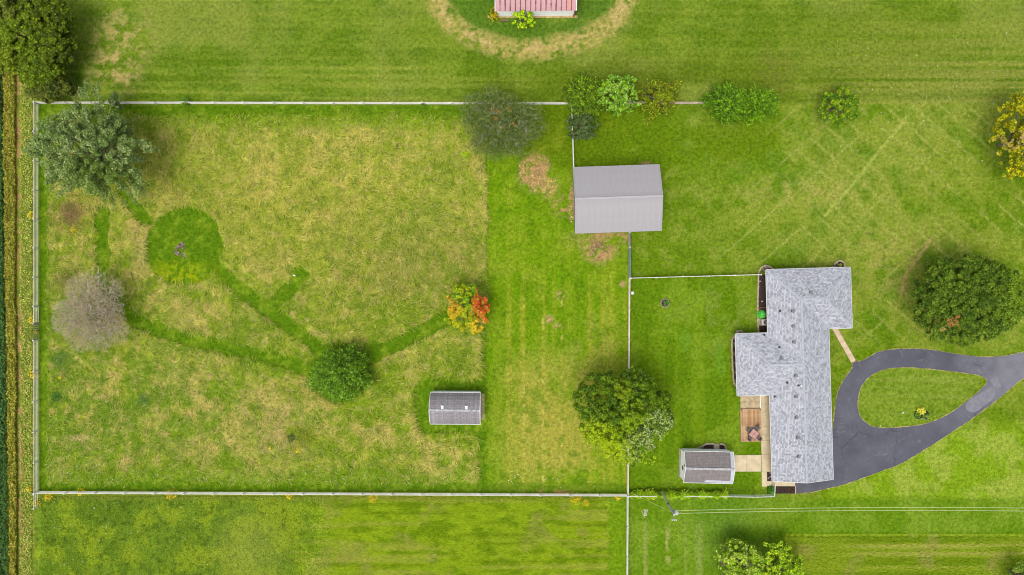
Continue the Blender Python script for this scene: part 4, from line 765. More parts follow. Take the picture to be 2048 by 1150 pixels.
    for e in ends[rg.choice(len(ends), min(len(ends), 26 if style == 'clump' else 30), replace=False)]:
        m_ = fork + (e - fork) * .5 + np.array([0, 0, .12 * h]) * rg.uniform(-.3, 1); P0 += [fork, m_]; P1 += [m_, e]; R0 += [trunk_r * .4, trunk_r * .24]; R1 += [trunk_r * .24, trunk_r * .06]
    V, F_ = tubes_np(np.array(P0, float), np.array(P1, float), np.array(R0), np.array(R1), 6); link('trunk', mesh_np('trunk', V, F_), BARK, root)
    if stems_show:
        n_ = stems_show; e = c[rg.choice(len(c), n_)] * 1.02; a0_ = e * rg.uniform(.55, .85, (n_, 1)); V, F_ = tubes_np(a0_, e + np.array([0, 0, .12]), np.full(n_, .035), np.full(n_, .012), 3)
        cb = np.tile(C(176, 168, 150), (len(V), 1)); link('bare_twigs', mesh_np('bare_twigs', V, F_, cb), TWIG, root)
    return root
def bare_tree(name, label, cat, px, py, rx, ry, h, seed, depth=7, cols=((168, 148, 128), (148, 128, 112), (186, 172, 150)), trunk_r=.2, zc=None, thick=.014, kids=3, leafy=0, leafcol=None, counts=(8, 50, 380, 2600, 12000)):
    rg = np.random.default_rng(seed); zc = h * .5 if zc is None else zc; f = (CAM_H - zc) / CAM_H * MPP; b = W(px, py, zc); root = empty(name, (b.x, b.y, 0), 0, label, cat); RX, RY = rx * f, ry * f; ph = rg.uniform(0, 6.28, 4)
    wobf = lambda a: 1 + .12 * np.sin(2 * a + ph[0]) + .1 * np.sin(3 * a + ph[1]) + .06 * np.sin(5 * a + ph[2]) + .05 * np.sin(9 * a + ph[3])
    Pa, Pb, Ra, Rb, lev = branching(root, RX, RY, h, zc, trunk_r, rg, counts, thick, h * .16, wobf); cc = np.array([C(*q) for q in cols]); depth = len(counts)
    thickm = lev <= 2; V, F_ = tubes_np(Pa[thickm], Pb[thickm], Ra[thickm], Rb[thickm], 6); link('trunk', mesh_np('trunk', V, F_), plain('pale_bark', C(172, 162, 146), .15, 6, .9, b=.4), root)
    V, F_ = tubes_np(Pa[~thickm], Pb[~thickm], Ra[~thickm], Rb[~thickm], 3); col = np.repeat(cc[rg.integers(0, len(cc), (~thickm).sum())] * rg.uniform(.8, 1.3, ((~thickm).sum(), 1)), 6, 0)
    link('twigs', mesh_np('twigs', V, F_, np.clip(col * 1.25, 0, .8)), TWIG, root)
    if leafy:
        E_ = Pb[lev >= depth - 1]; E_ = E_[rg.choice(len(E_), leafy)] + rg.normal(size=(leafy, 3)) * .22; lc = np.array([C(*q) for q in leafcol]); leaves('crown', E_, rg.normal(size=(leafy, 3)) + np.array([0, 0, .8]), rg.uniform(.06, .13, leafy), .6, lc[rg.integers(0, len(lc), leafy)] * rg.uniform(1., 1.8, (leafy, 1)), root, rg)
    return root

dk = [C(56, 74, 14), C(76, 96, 18), C(98, 118, 24), C(116, 134, 28)]
yg = [C(84, 108, 20), C(110, 132, 26), C(134, 150, 34), C(150, 160, 50)]
sv = [C(92, 120, 58), C(114, 140, 76), C(136, 158, 98), C(160, 176, 122)]
ol = [C(98, 110, 24), C(120, 130, 30), C(140, 146, 44), C(104, 116, 40)]
fg = [C(64, 104, 16), C(84, 124, 24), C(104, 144, 34), C(126, 160, 50)]
# wooded corner, upper left
GW = 'trees of the wooded corner at the upper left'
for i, (px, py, rx, ry, h, pl, lb) in enumerate((
    (96, 30, 52, 46, 8.5, dk, 'dark green tree at the top edge, rightmost of the upper left corner trees'),
    (30, 18, 46, 44, 9, [C(72, 92, 26), C(96, 112, 38), C(120, 132, 52), C(86, 104, 30)], 'olive green tree filling the very top left corner of the photo'),
    (60, 76, 50, 42, 8.5, [C(82, 108, 22), C(106, 130, 30), C(126, 146, 36), C(70, 96, 24)], 'bright olive tree in the middle of the upper left corner trees'),
    (112, 96, 36, 44, 7, dk, 'dark tree bordering the north lawn, midway down the wooded corner'),
    (18, 110, 40, 38, 7.5, [C(98, 122, 28), C(118, 140, 36), C(136, 150, 48), C(80, 104, 30)], 'yellowish green tree at the left photo edge below the corner tree'),
    (84, 142, 42, 34, 6.5, [C(80, 106, 22), C(104, 128, 26), C(122, 142, 30), C(66, 90, 22)], 'bushy tree just above the dark shrub at the end of the top fence'),
    (102, 178, 42, 26, 4.5, [C(48, 62, 22), C(70, 88, 26), C(92, 108, 34), C(112, 116, 50)], 'dark low shrub touching the left end of the top rail fence'))):
    make_tree('hedgerow_tree', lb, 'tree', px, py, rx * 1.06, ry * 1.06, h, 220, .44, 17000, .115, pl, 100 + i, GW, rough=.2, hole=.2)
make_tree('silver_maple_tree', 'big grey green spreading tree inside the upper left corner of the meadow', 'tree', 190, 306, 106, 100, 11, 520, .42, 82000, .095, sv, 11, elong=.55, rough=.36, hole=.31, trunk_r=.35, flat=.9, bright=1.25, dens=(.5, 1.), tints=[(30, 70, 60, C(104, 130, 48), .5)])
make_tree('silver_maple_sucker', 'tall grey green shoot reaching over the top fence beside the big spreading tree', 'tree', 233, 207, 9, 22, 3.4, 14, .4, 1800, .1, sv, 12, rough=.2, trunk_r=.06)
bare_tree('bare_tree', 'leafless pinkish grey tree with dense fine twigs at the left of the meadow', 'tree', 186, 624, 82, 78, 7.5, 21, depth=8, trunk_r=.2, thick=.013, counts=(8, 60, 450, 2400, 7600), cols=((182, 166, 142), (164, 148, 124), (206, 194, 166)))
dyt = bare_tree('dying_tree', 'half dead dark green tree with bare pale twigs over the top rail fence', 'tree', 1000, 248, 80, 80, 8.5, 22, depth=7, trunk_r=.22, thick=.009, counts=(7, 40, 260, 1300, 2800), cols=((134, 138, 100), (110, 118, 76), (190, 186, 166)), leafy=21000, leafcol=((78, 102, 34), (98, 122, 40), (122, 142, 50), (96, 108, 48)))
_r = np.random.default_rng(5); _c = np.concatenate([np.array([x_, y_, 6.9 - .12 * (x_ * x_ + y_ * y_) ** .5]) + _r.normal(size=(26, 3)) * .16 for x_, y_ in ((-.2, 1.1), (-.5, .2), (1.1, 1.5), (-1.0, 1.3), (.1, -1.1), (1.8, -.6))])
leaves('dead_leaf_tufts', _c, _r.normal(size=_c.shape) + np.array([0, 0, 1]), _r.uniform(.07, .13, len(_c)), .6, C(214, 150, 92) * _r.uniform(.9, 1.3, (len(_c), 1)), dyt, _r)
make_tree('round_tree', 'round deep green tree where the mown paths meet in the meadow', 'tree', 680, 747, 66, 63, 5.6, 1300, .4, 34000, .13, [C(58, 94, 16), C(78, 116, 24), C(98, 138, 32), C(122, 158, 58)], 31, style='radial', rough=.2, asp=.42, bright=1.3)
make_tree('autumn_maple_tree', 'small maple with orange and yellow leaves beside the mown strip', 'tree', 937, 618, 48, 49, 5.6, 170, .36, 13000, .12, [C(84, 128, 18), C(108, 146, 22), C(140, 162, 28), C(166, 170, 40)], 32, rough=.16, hole=.2, tints=[(30, -12, 24, C(196, 92, 54), .8), (24, 8, 18, C(200, 104, 54), .45), (40, 22, 14, C(200, 112, 56), .55), (28, -38, 14, C(196, 100, 62), .8), (-28, 4, 20, C(200, 146, 56), .55), (-40, -14, 14, C(190, 136, 56), .45), (-15, 25, 30, C(180, 172, 44), .4), (20, 38, 18, C(204, 170, 60), .7)], trunk_r=.12, bright=1.5)
make_tree('shade_maple_tree', 'large tree with yellow green leaves and a sky sheen painted on its right over the cream fence', 'tree', 1248, 828, 100, 95, 10, 700, .42, 66000, .11, [C(58, 86, 14), C(76, 106, 20), C(96, 126, 24), C(114, 142, 30)], 33, rough=.16, hole=.22, trunk_r=.33, tints=[(-55, 50, 45, C(158, 182, 26), .75), (-20, 78, 40, C(160, 184, 30), .75), (0, 30, 30, C(140, 168, 34), .5), (60, 25, 42, C(172, 188, 132), .42), (20, 60, 34, C(160, 176, 112), .32), (45, 85, 22, C(150, 180, 40), .7), (85, 50, 20, C(150, 180, 40), .6), (-10, -55, 18, C(140, 160, 40), .5), (10, -10, 30, C(140, 168, 40), .4)])  # pale right-hand tints paint reflected sky into the leaf colour
make_tree('oak_tree', 'broad dense dark green tree between the house and the right photo edge', 'tree', 1932, 599, 118, 89, 9, 900, .42, 84000, .105, [C(52, 80, 14), C(72, 100, 24), C(92, 118, 34), C(110, 134, 44)], 34, rough=.08, hole=.16, trunk_r=.36, dens=(.72, 1.), tints=[(-52, 44, 11, C(180, 124, 84), .55), (-42, 34, 6, C(170, 106, 70), .55), (-62, 58, 5, C(196, 160, 116), .5), (80, -20, 30, C(134, 162, 50), .4), (60, 20, 36, C(120, 150, 46), .35)])  # right-hand green tints paint brighter lit lobes; brown ones are turned leaves
make_tree('yellow_tree', 'yellow leaved tree cut off by the right photo edge', 'tree', 2046, 275, 54, 97, 9, 420, .42, 28000, .12, [C(122, 134, 24), C(166, 166, 30), C(190, 180, 40), C(136, 146, 28)], 35, rough=.26, hole=.26, trunk_r=.24, tints=[(-38, 10, 20, C(176, 150, 120), .4)], bright=1.4)
# shrub row north of the barn
GS = 'shrubs in a row above the grey barn'
make_tree('privet_shrub', 'dark green twiggy shrub at the left end of the shrub row, above the fence corner', 'shrub', 1172, 194, 50, 50, 3.6, 700, .3, 21000, .12, [C(56, 86, 14), C(76, 108, 20), C(98, 132, 28), C(128, 156, 44)], 41, GS, style='radial', rough=.2, asp=.45)
make_tree('broadleaf_shrub', 'light green broad leaved shrub in the middle of the shrub row', 'shrub', 1237, 190, 44, 44, 4.4, 120, .36, 5200, .15, [C(76, 120, 26), C(104, 148, 40), C(150, 182, 92), C(116, 156, 30)], 42, GS, rough=.3, hole=.26, asp=.75)
make_tree('olive_shrub', 'thin olive brown shrub to the right of the light green broad leaved shrub', 'shrub', 1316, 194, 46, 44, 3.6, 420, .5, 8000, .11, [C(84, 108, 20), C(108, 130, 26), C(132, 152, 38), C(116, 112, 36)], 43, GS, style='radial', rough=.26, hole=.3)
make_tree('juniper_shrub', 'small grey green shrub over the thin fence, above the grey barn', 'shrub', 1164, 251, 34, 36, 3, 110, .3, 6500, .09, [C(60, 80, 44), C(78, 98, 56), C(94, 114, 66)], 44, GS, rough=.2)
make_tree('arching_shrub', 'wide arching dark green shrub, left half of the pair above the lawn', 'shrub', 1455, 204, 50, 46, 3.8, 620, .3, 15000, .13, [C(58, 96, 14), C(76, 116, 20), C(96, 138, 30), C(116, 154, 44)], 45, GS, style='radial', rough=.2, asp=.4)
make_tree('arching_shrub', 'arching green shrub, right half of the pair above the lawn', 'shrub', 1520, 206, 44, 40, 3.4, 460, .3, 10000, .13, [C(66, 104, 14), C(86, 128, 22), C(104, 146, 30), C(124, 160, 44)], 46, GS, style='radial', rough=.24, asp=.4)
make_tree('round_shrub', 'lone round shrub with dark centre, right of the shrub row', 'shrub', 1676, 211, 43, 41, 3.8, 150, .32, 9500, .11, [C(62, 98, 22), C(84, 122, 26), C(108, 146, 34), C(140, 164, 44)], 47, GS, rough=.16, hole=.27)
# by the red roofed barn
make_tree('barn_bush', 'bright yellow green bush against the wall of the pink roofed barn', 'shrub', 1047, 36, 26, 24, 3.2, 80, .2, 2200, .11, [C(120, 158, 24), C(150, 182, 30), C(170, 196, 44)], 48, rough=.4, hole=.34, asp=.7, bright=1.5)
make_tree('goldenrod_bush', 'yellow bush at the left corner of the pink roofed barn', 'shrub', 988, 27, 12, 14, 1.6, 30, .2, 1300, .09, [C(150, 146, 20), C(186, 164, 26), C(120, 136, 30)], 49, rough=.2)
# bottom edge
make_tree('brush_tree', 'leafy green tree at the bottom edge with dead limbs, left one of the pair', 'tree', 1482, 1130, 52, 55, 5.6, 240, .36, 15000, .115, [C(88, 120, 28), C(116, 150, 38), C(146, 174, 52), C(164, 180, 96)], 51, bright=1.6, rough=.26, hole=.3, stems_show=60)
make_tree('brush_tree', 'leafy green tree at the bottom edge, right one of the pair', 'tree', 1556, 1138, 55, 52, 5.4, 240, .36, 15000, .115, [C(84, 118, 28), C(108, 146, 38), C(146, 176, 44), C(168, 188, 60)], 52, bright=1.6, rough=.26, hole=.28)
make_tree('brush_tree', 'green shrubby tree in the lower right photo corner', 'tree', 2040, 1152, 34, 34, 4, 30, .55, 4200, .11, [C(90, 120, 40), C(116, 144, 52), C(136, 158, 66)], 53, rough=.25, hole=.32)
bare_tree('dead_limb', 'grey dead branch lying across the left bottom edge tree', 'fallen branch', 1490, 1126, 22, 16, 6.2, 54, depth=4, trunk_r=.07, thick=.02, cols=((186, 178, 160), (150, 140, 124)), counts=(4, 16, 50))
# small plants
def plant(label, px, py, r, h, pal, seed, n=260, leaf=.08, name='garden_plant', cat='plant', group=None, z=0.0, asp=.5, bright=1.35):
    rg = np.random.default_rng(seed); b = W(px, py, h * .6 + z); root = empty(name, (b.x, b.y, z), 0, label, cat, group); R = r * MPP * (CAM_H - h) / CAM_H
    d = rg.normal(size=(n, 3)); d[:, 2] = np.abs(d[:, 2]); d /= np.linalg.norm(d, axis=1, keepdims=True); c = d * np.array([R, R, h]) * rg.uniform(.45, 1., (n, 1)) + np.array([0, 0, .03]); pal = np.array(pal)
    leaves('leaves', c, rg.normal(size=(n, 3)) * .4 + np.array([0, 0, 1]), rg.uniform(leaf * .7, leaf * 1.3, n), asp, pal[rg.integers(0, len(pal), n)] * rg.uniform(.8, 1.2, (n, 1)) * bright, root, rg, d)
    k = 9; e = c[rg.choice(n, k)] * .9; V, F_ = tubes_np(np.zeros((k, 3)), e, np.full(k, .02), np.full(k, .008), 4); link('stems', mesh_np('stems', V, F_), BARK, root); return root
GOLD = [C(232, 200, 20), C(238, 212, 34), C(226, 192, 26), C(150, 156, 36)]
GG = 'goldenrod clumps along the rail fences'
for i, (px, py, r, lb) in enumerate(((61, 430, 9, 'yellow goldenrod clump outside the left fence, level with the brown weeds'), (61, 640, 8, 'yellow goldenrod outside the left fence beside the field gates'), (63, 748, 10, 'bright yellow goldenrod outside the left fence below the bare tree'), (71, 664, 4, 'tiny yellow goldenrod in front of the dark wire gate'),
    (62, 300, 6, 'yellow goldenrod outside the left fence beside the big grey green tree'), (146, 460, 8, 'small yellow goldenrod inside the meadow below the big grey green tree'), (72, 1008, 10, 'largest yellow goldenrod clump, just below the lower left fence corner'), (95, 995, 9, 'yellow goldenrod just right of the lower left fence corner'),
    (57, 978, 7, 'yellow goldenrod left of the lower left fence corner'), (160, 985, 9, 'yellow goldenrod on the bottom fence near its left end'), (342, 990, 13, 'wide yellow goldenrod clump on the bottom fence, below the pale soil patch'), (578, 993, 8, 'yellow goldenrod clump below the bottom fence, left of the middle'), (745, 996, 12, 'yellow goldenrod clump below the bottom fence in the middle'),
    (1150, 998, 14, 'long yellow goldenrod clump below the bottom fence near the field corner'), (1172, 1006, 8, 'small yellow goldenrod just below the clump near the field corner'), (1236, 996, 6, 'yellow goldenrod left of the fence junction by the utility pole'), (594, 902, 6, 'small yellow goldenrod in the lower middle of the meadow'), (540, 896, 3, 'single yellow goldenrod stalk in the lower meadow'), (120, 756, 4, 'yellow goldenrod among green weeds in the left meadow'))):
    plant(lb, px, py, r, .8, GOLD, 200 + i, int(24 + r * 12), .06, 'goldenrod', 'wildflower', GG, asp=.8, bright=1.4)
plant('small green sapling growing through the top fence at its left part', 368, 202, 11, 1.5, fg, 240, 420, .1, 'fence_sapling', 'sapling')
plant('small green sapling on the top fence next to the half dead tree', 845, 208, 6, 1.2, fg, 241, 160, .08, 'fence_sapling', 'sapling')
plant('bright yellow green seedling at the left foot of the half dead tree', 929, 308, 8, .9, [C(170, 200, 20), C(140, 176, 24)], 242, 160, .1, 'seedling', 'sapling')
plant('olive weed clump in the lower middle of the meadow', 605, 870, 26, .5, [C(128, 142, 30), C(150, 156, 40), C(108, 124, 34)], 243, 500, .09, 'weed_clump', 'weeds')
plant('dark weed clump in the lower meadow left of the olive weeds', 583, 876, 12, .5, [C(64, 90, 36), C(80, 104, 40)], 244, 400, .09, 'weed_clump', 'weeds')
plant('reddish brown weed patch below the big grey green tree', 140, 428, 30, .7, [C(140, 104, 78), C(120, 100, 62), C(108, 118, 50), C(166, 130, 96)], 245, 1800, .08, 'weed_patch', 'weeds')
plant('brown weed patch above the bare tree', 132, 556, 26, .6, [C(120, 110, 66), C(136, 124, 80), C(104, 122, 50)], 246, 1000, .08, 'weed_patch', 'weeds')
plant('dark green weed patch below the bare tree', 122, 722, 26, .6, [C(76, 116, 44), C(92, 132, 50), C(108, 146, 58)], 247, 1100, .09, 'weed_patch', 'weeds')
plant('dark green weeds in the lower left meadow', 112, 795, 16, .6, [C(60, 112, 34), C(80, 130, 40)], 248, 600, .09, 'weed_patch', 'weeds')
plant('dark green weeds in the left centre of the meadow', 286, 800, 18, .6, [C(78, 118, 48), C(98, 136, 52)], 249, 600, .09, 'weed_patch', 'weeds')
# vine over the fence by the pole
rg = np.random.default_rng(61); n_ = 9000; px = rg.uniform(1257, 1452, n_); a_ = rg.normal(0, 1, n_); py = 987.5 + a_ * 3.2 * (.5 + vn(px, px * 0, 9, 3)) - 1; z = np.clip(1.35 - .25 * np.abs(a_) + rg.normal(0, .12, n_), .1, 1.7) * (.6 + .5 * vn(px, px * 0, 14, 5))
P = np.stack([(px - 1024) * MPP, (575 - py) * MPP, z], 1); pv = np.array([C(90, 142, 12), C(120, 164, 16), C(150, 182, 20), C(180, 190, 26)]); o_ = P[0].copy(); o_[2] = 0
vb = empty('climbing_vine', W(1257, 988), 0, 'yellow green vine smothering the fence behind the utility pole', 'vine'); off = np.array(vb.location)
leaves('leaves', P - off, rg.normal(size=(n_, 3)) * .5 + np.array([0, 0, 1]), rg.uniform(.06, .13, n_), .6, pv[rg.integers(0, 4, n_)] * rg.uniform(1.2, 2.0, (n_, 1)), vb, rg)
V, F_ = tubes_np(P[:160] - off - np.array([0, 0, .3]), P[:160] - off + rg.normal(size=(160, 3)) * np.array([.9, .3, .1]), np.full(160, .015), np.full(160, .008), 4); link('stems', mesh_np('stems', V, F_), BARK, vb)

# ------------------------------------------------------------ flower beds
def rng_stones(parent, pts, closed=False, s=.24, seed=1, mat=STONE):
    P = [W(*p) for p in pts]; r = random.Random(seed); mb = MB(); segs = list(zip(P[:-1], P[1:])) + ([(P[-1], P[0])] if closed else [])
    for a, b in segs:
        d = b - a; n_ = max(int(round(d.length / (s * 1.08))), 1)
        for i in range(n_):
            c = a + d * (i + .5) / n_; mb.box(c + Vector((r.uniform(-.02, .02), r.uniform(-.02, .02), .09 + r.uniform(-.02, .02))), (d.length / n_ * .93, s * r.uniform(.75, .95), .18), math.atan2(d.y, d.x) + r.uniform(-.08, .08))
    me = mb.mesh('stone_edging'); o = link('stone_edging', me, mat); o.parent = parent; o.matrix_parent_inverse = Matrix.Translation(-parent.location); o['kind'] = 'stuff'; return o
def bed(label, pts, edge=None, seed=1, name='flower_bed', z=.05, closed=False, chips=600):
    c = sum((W(*p) for p in pts), Vector()) / len(pts); root = empty(name, c, 0, label, 'flower bed'); o = sheet('mulch', [pts], z, MULCH, .04); o.parent = root; o.matrix_parent_inverse = Matrix.Translation(-c)
    rg = np.random.default_rng(seed); xs = [p[0] for p in pts]; ys_ = [p[1] for p in pts]; X = rg.uniform(min(xs) + 1, max(xs) - 1, chips); Y = rg.uniform(min(ys_) + 1, max(ys_) - 1, chips)
    ins = np.zeros(chips, bool); j = len(pts) - 1
    for i in range(len(pts)):
        xi, yi = pts[i]; xj, yj = pts[j]; ins ^= ((yi > Y) != (yj > Y)) & (X < (xj - xi) * (Y - yi) / (yj - yi + 1e-9) + xi); j = i
    X, Y = X[ins], Y[ins]; n_ = len(X); P = np.stack([(X - 1024) * MPP - c.x, (575 - Y) * MPP - c.y, np.full(n_, z + .02)], 1); pc = np.array([C(70, 52, 44), C(44, 34, 30), C(96, 74, 60)])
    if n_: q = leaves('bark_chips', P, rg.normal(size=(n_, 3)) * .4 + np.array([0, 0, 1]), rg.uniform(.03, .07, n_), .5, pc[rg.integers(0, 3, n_)], root, rg, mat=TWIG); q['kind'] = 'stuff'
    if edge: rng_stones(root, edge, closed, seed=seed)
    return root
bed('long dark mulch bed with stone edging on the upper left side of the house', [(1517, 549), (1544, 549), (1544, 674), (1517.5, 674), (1516, 600)], [(1547, 539), (1538, 533), (1530, 530.5), (1523, 534), (1517, 543), (1516, 556), (1515, 600), (1515, 640), (1516.5, 668)], 1)
def stones(label, pts, seed, n_, cat='stone patch', name='stone_patch', cols=((198, 182, 156), (176, 160, 138), (212, 196, 172))):
    P = [W(*p) for p in pts]; c = sum(P, Vector()) / len(P); root = empty(name, c, 0, label, cat); r = random.Random(seed); xs = [p[0] for p in pts]; ys_ = [p[1] for p in pts]; k = 0
    o = sheet('gravel_base', [pts], .055, plain('gravel_base', C(150, 132, 108), .25, 8, .95, b=.6), .04); o.parent = root; o.matrix_parent_inverse = Matrix.Translation(-c)
    mm = [plain('paver_%d' % i, C(*q), .08, 3, .85) for i, q in enumerate(cols)]; mbs = [MB() for _ in cols]
    while k < n_:
        x, y = r.uniform(min(xs), max(xs)), r.uniform(min(ys_), max(ys_)); ins = False; j = len(pts) - 1
        for i in range(len(pts)):
            xi, yi = pts[i]; xj, yj = pts[j]
            if (yi > y) != (yj > y) and x < (xj - xi) * (y - yi) / (yj - yi) + xi: ins = not ins
            j = i
        k += 1
        if ins: mbs[k % len(cols)].box(W(x, y) - c + Vector((0, 0, .08)), (r.uniform(.08, .2), r.uniform(.08, .17), .07), r.uniform(0, 3))
    for mb, m_ in zip(mbs, mm):
        if mb.v: mb.obj('cobbles', m_, root)['kind'] = 'stuff'
    return root
stones('fan of tan cobbles at the upper left corner of the house', [(1523, 536), (1530, 532), (1538, 534), (1545, 541), (1536, 548), (1530, 545)], 3, 160)
bed('narrow mulch bed in rounded stone edging on the left side of the house', [(1466, 688), (1480, 688), (1480, 765), (1469, 765), (1466.5, 720)], [(1476, 669), (1469, 671), (1463.5, 678), (1463, 690), (1464, 720), (1466, 755), (1467, 765), (1471, 772), (1478, 775)], 2)
stones('tan cobbles at the upper end of the narrow bed on the left of the house', [(1465, 678), (1470, 672), (1480, 672), (1480, 688), (1466, 688)], 5, 110)
stones('tan cobbles at the lower end of the narrow bed on the left of the house', [(1468, 765), (1480, 765), (1480, 774), (1472, 772)], 6, 60)
PL = [C(96, 130, 40), C(136, 140, 50), C(80, 120, 50)]
for i, (y, t) in enumerate(((692, 'topmost'), (708, 'second from top'), (726, 'middle'), (744, 'second from bottom'), (761, 'lowest'))):
    plant('small plant in the narrow left bed of the house, %s of five' % t, 1470 + i * .4, y, 3.5, .35, PL if i % 2 == 0 else [C(160, 146, 80), C(120, 132, 50)], 260 + i, 70, .06, 'bed_plant', 'plant', 'plants in the narrow bed')
so = slabs('stone_landing', '', [quad(1472, 660.5, 1485, 674)], MATS['step_stone'], .12)
jar = empty('garden_ornament', W(1478.5, 666), 0, 'dark ring shaped ornament on the stone landing left of the house', 'ornament'); MB().tube((0, 0, .1), (0, 0, .45), .22, .16, 12).obj('pot', plain('dark_pot', C(92, 88, 92), .1, 3, .5), jar); MB().tube((0, 0, .45), (0, 0, .47), .1, .1, 10).obj('soil', MULCH, jar)
MB2 = plain('brown_bed', C(120, 104, 96), .15, 4, .9)
# things in the long bed
boxp = empty('planter_box', W(1526.5, 624), 0, 'reddish timber planter frame beside the air conditioner', 'planter'); TIM = plain('red_timber', C(150, 92, 70), .15, 5, .8)
for dx, dy, w_, h_ in ((0, .62, 1.15, .07), (0, -.62, 1.15, .07), (-.56, 0, .07, 1.24), (.56, 0, .07, 1.24)): MB().box((dx, dy, .18), (w_, h_, .3)).obj('board', TIM, boxp)
MB().box((0, 0, .14), (1.04, 1.16, .2)).obj('soil', MULCH, boxp)
plant('bright green hosta in the timber planter beside the air conditioner', 1524, 629, 8.2, .75, [C(80, 190, 60), C(96, 200, 110), C(116, 212, 60)], 270, 420, .12, 'hosta', 'plant', z=.24, asp=.65)
ac = empty('air_conditioner', W(1525.5, 644), math.radians(1.5), 'square pale grey air conditioner with a black fan beside the green plant', 'air conditioner'); ACM = plain('ac_casing', C(196, 190, 184), .04, 3, .5)
MB().box((0, 0, .04), (1.0, .95, .08)).obj('pad', CONC, ac); MB().box((0, 0, .45), (.86, .8, .74)).obj('casing', ACM, ac); g_ = MB().tube((.12, 0, .82), (.12, 0, .835), .3, .3, 18).obj('fan_grille', DARK, ac)
for k in range(3): MB().box((.12 + .13 * math.cos(k * 2.09), .13 * math.sin(k * 2.09), .845), (.2, .1, .01), k * 2.09).obj('blade', ACM if k == 0 else GALV, g_)
for px, py, lb in ((1518.5, 562.5, 'tiny white path light near the top of the long mulch bed'), (1522.5, 602.5, 'tiny white path light in the lower part of the long mulch bed'), (1758, 851, 'tiny white marker light at the lower left of the grass island'), (1262, 984, 'tiny white cap beside the fence junction by the utility pole')):
    a = empty('path_light', W(px, py), 0, lb, 'path light', 'small white path lights'); MB().tube((0, 0, 0), (0, 0, .3), .02).obj('stake', GALV, a); MB().tube((0, 0, .3), (0, 0, .36), .09, .07).obj('cap', WHITE, a)
plant('olive grass tuft at the upper end of the long mulch bed', 1521.5, 545, 5, .4, [C(140, 134, 56), C(120, 124, 50)], 271, 110, .07)
# bed on the north side
stones('tan cobble strip above the upper right corner of the house', [(1661, 536), (1668, 528), (1675, 523), (1675, 538), (1661, 540)], 8, 120)
bed('tiny rounded mulch bed with a yellow plant above the upper right corner of the house', [(1675, 524), (1682, 523.5), (1687, 528), (1687, 537), (1675, 538)], [(1668, 527), (1674, 522.5), (1681, 521.5), (1687, 525), (1689, 532), (1688, 537)], 7)
plant('small yellow plant in the tiny bed above the house corner', 1681, 530, 4, .4, [C(210, 210, 90), C(180, 190, 60)], 272, 90, .07)
# south west end of the house
bed('dark mulch bed at the lower end of the house by the driveway', [(1534, 972.5), (1590, 972.5), (1590, 987), (1534, 987)], None, 9, chips=900)
bed('small dark mulch square at the lower left corner of the house', [(1534, 944), (1553, 944), (1553, 961.5), (1534, 961.5)], None, 10, chips=300)
lo = MB().box((0, 0, .12), (.9, .18, .14), math.radians(35)).obj('firewood_log', plain('grey_log', C(126, 122, 120), .15, 4, .9), loc=W(1539.5, 953)); tag(lo, 'grey weathered log lying in the small mulch square', 'log')
MB().beam(W(1590.4, 971) + Vector((0, 0, .08)), W(1590.4, 988) + Vector((0, 0, .08)), .12, .14).obj('bed_edging_board', plain('edging_board', C(190, 160, 140), .1, 3, .8)); tag(bpy.data.objects['bed_edging_board'], 'pale timber edging between the lower mulch bed and driveway', 'edging board')
plant('round green shrub in the dark bed at the lower end of the house', 1544.5, 981, 8.5, 1.0, [C(76, 132, 22), C(96, 154, 30), C(58, 110, 20)], 273, 520, .08, 'box_shrub', 'shrub')
# shed bed
bed('dark mulch bed with curved edging along the top side of the white shed', [(1392, 903), (1402, 894), (1413, 888.5), (1427, 888.5), (1427, 903)], [(1390, 901), (1401, 893), (1412, 887.5), (1427, 887)], 11, chips=500)
bed('small rounded dark mulch bed right of the shed step', [(1439, 889), (1445, 889), (1449, 893), (1450, 903), (1439, 903)], [(1439, 887.5), (1446, 888), (1450.5, 892), (1451.5, 900)], 12, chips=200)
plant('pale spiky plant at the left end of the shed bed', 1403, 895, 5, .5, [C(170, 184, 140), C(130, 150, 90)], 274, 60, .1, 'spiky_plant', 'plant', asp=.15)
# planter ring in the back yard
pr = empty('planter_ring', W(1329.5, 606), 0, 'round stone ring planter with dark soil alone in the back yard', 'planter'); mb = MB()
for k in range(16): a_ = k * math.pi / 8; mb.box((.58 * math.cos(a_), .58 * math.sin(a_), .09), (.14, .21, .18), a_)
mb.obj('stone_ring', plain('dull_stone', C(150, 136, 112), .15, 5, .9), pr); MB().tube((0, 0, 0), (0, 0, .1), .54, .54, 20).obj('soil', MULCH, pr)
plant('leafy green plant in the stone ring planter', 1333, 606, 6.5, .7, [C(60, 100, 30), C(80, 124, 50), C(104, 144, 60)], 275, 150, .1)
# island planting
pr = empty('planter_ring', W(1836.5, 829), 0, 'round black mulch circle on the grass island beside the yellow plant', 'flower bed'); MB().tube((0, 0, 0), (0, 0, .07), .55, .52, 20).obj('mulch', MULCH, pr); mb = MB()
for k in range(14): a_ = k * math.pi / 7; mb.box((.56 * math.cos(a_), .56 * math.sin(a_), .07), (.1, .22, .12), a_)
mb.obj('edging', DARK, pr)
plant('green leafy hosta on the black mulch circle of the grass island', 1837, 830, 6.5, .4, [C(96, 140, 24), C(76, 120, 20), C(120, 160, 30)], 276, 170, .14, 'hosta', 'plant', asp=.35)
plant('bright yellow spiky plant on the grass island by the driveway', 1844.5, 822.5, 8, .9, [C(232, 228, 60), C(216, 210, 40), C(240, 238, 110)], 277, 330, .13, 'yellow_plant', 'plant', asp=.3, bright=1.2)
plant('small dark green plant right of the yellow plant on the grass island', 1854.5, 827, 5, .5, [C(50, 76, 46), C(72, 104, 56)], 278, 90, .09)
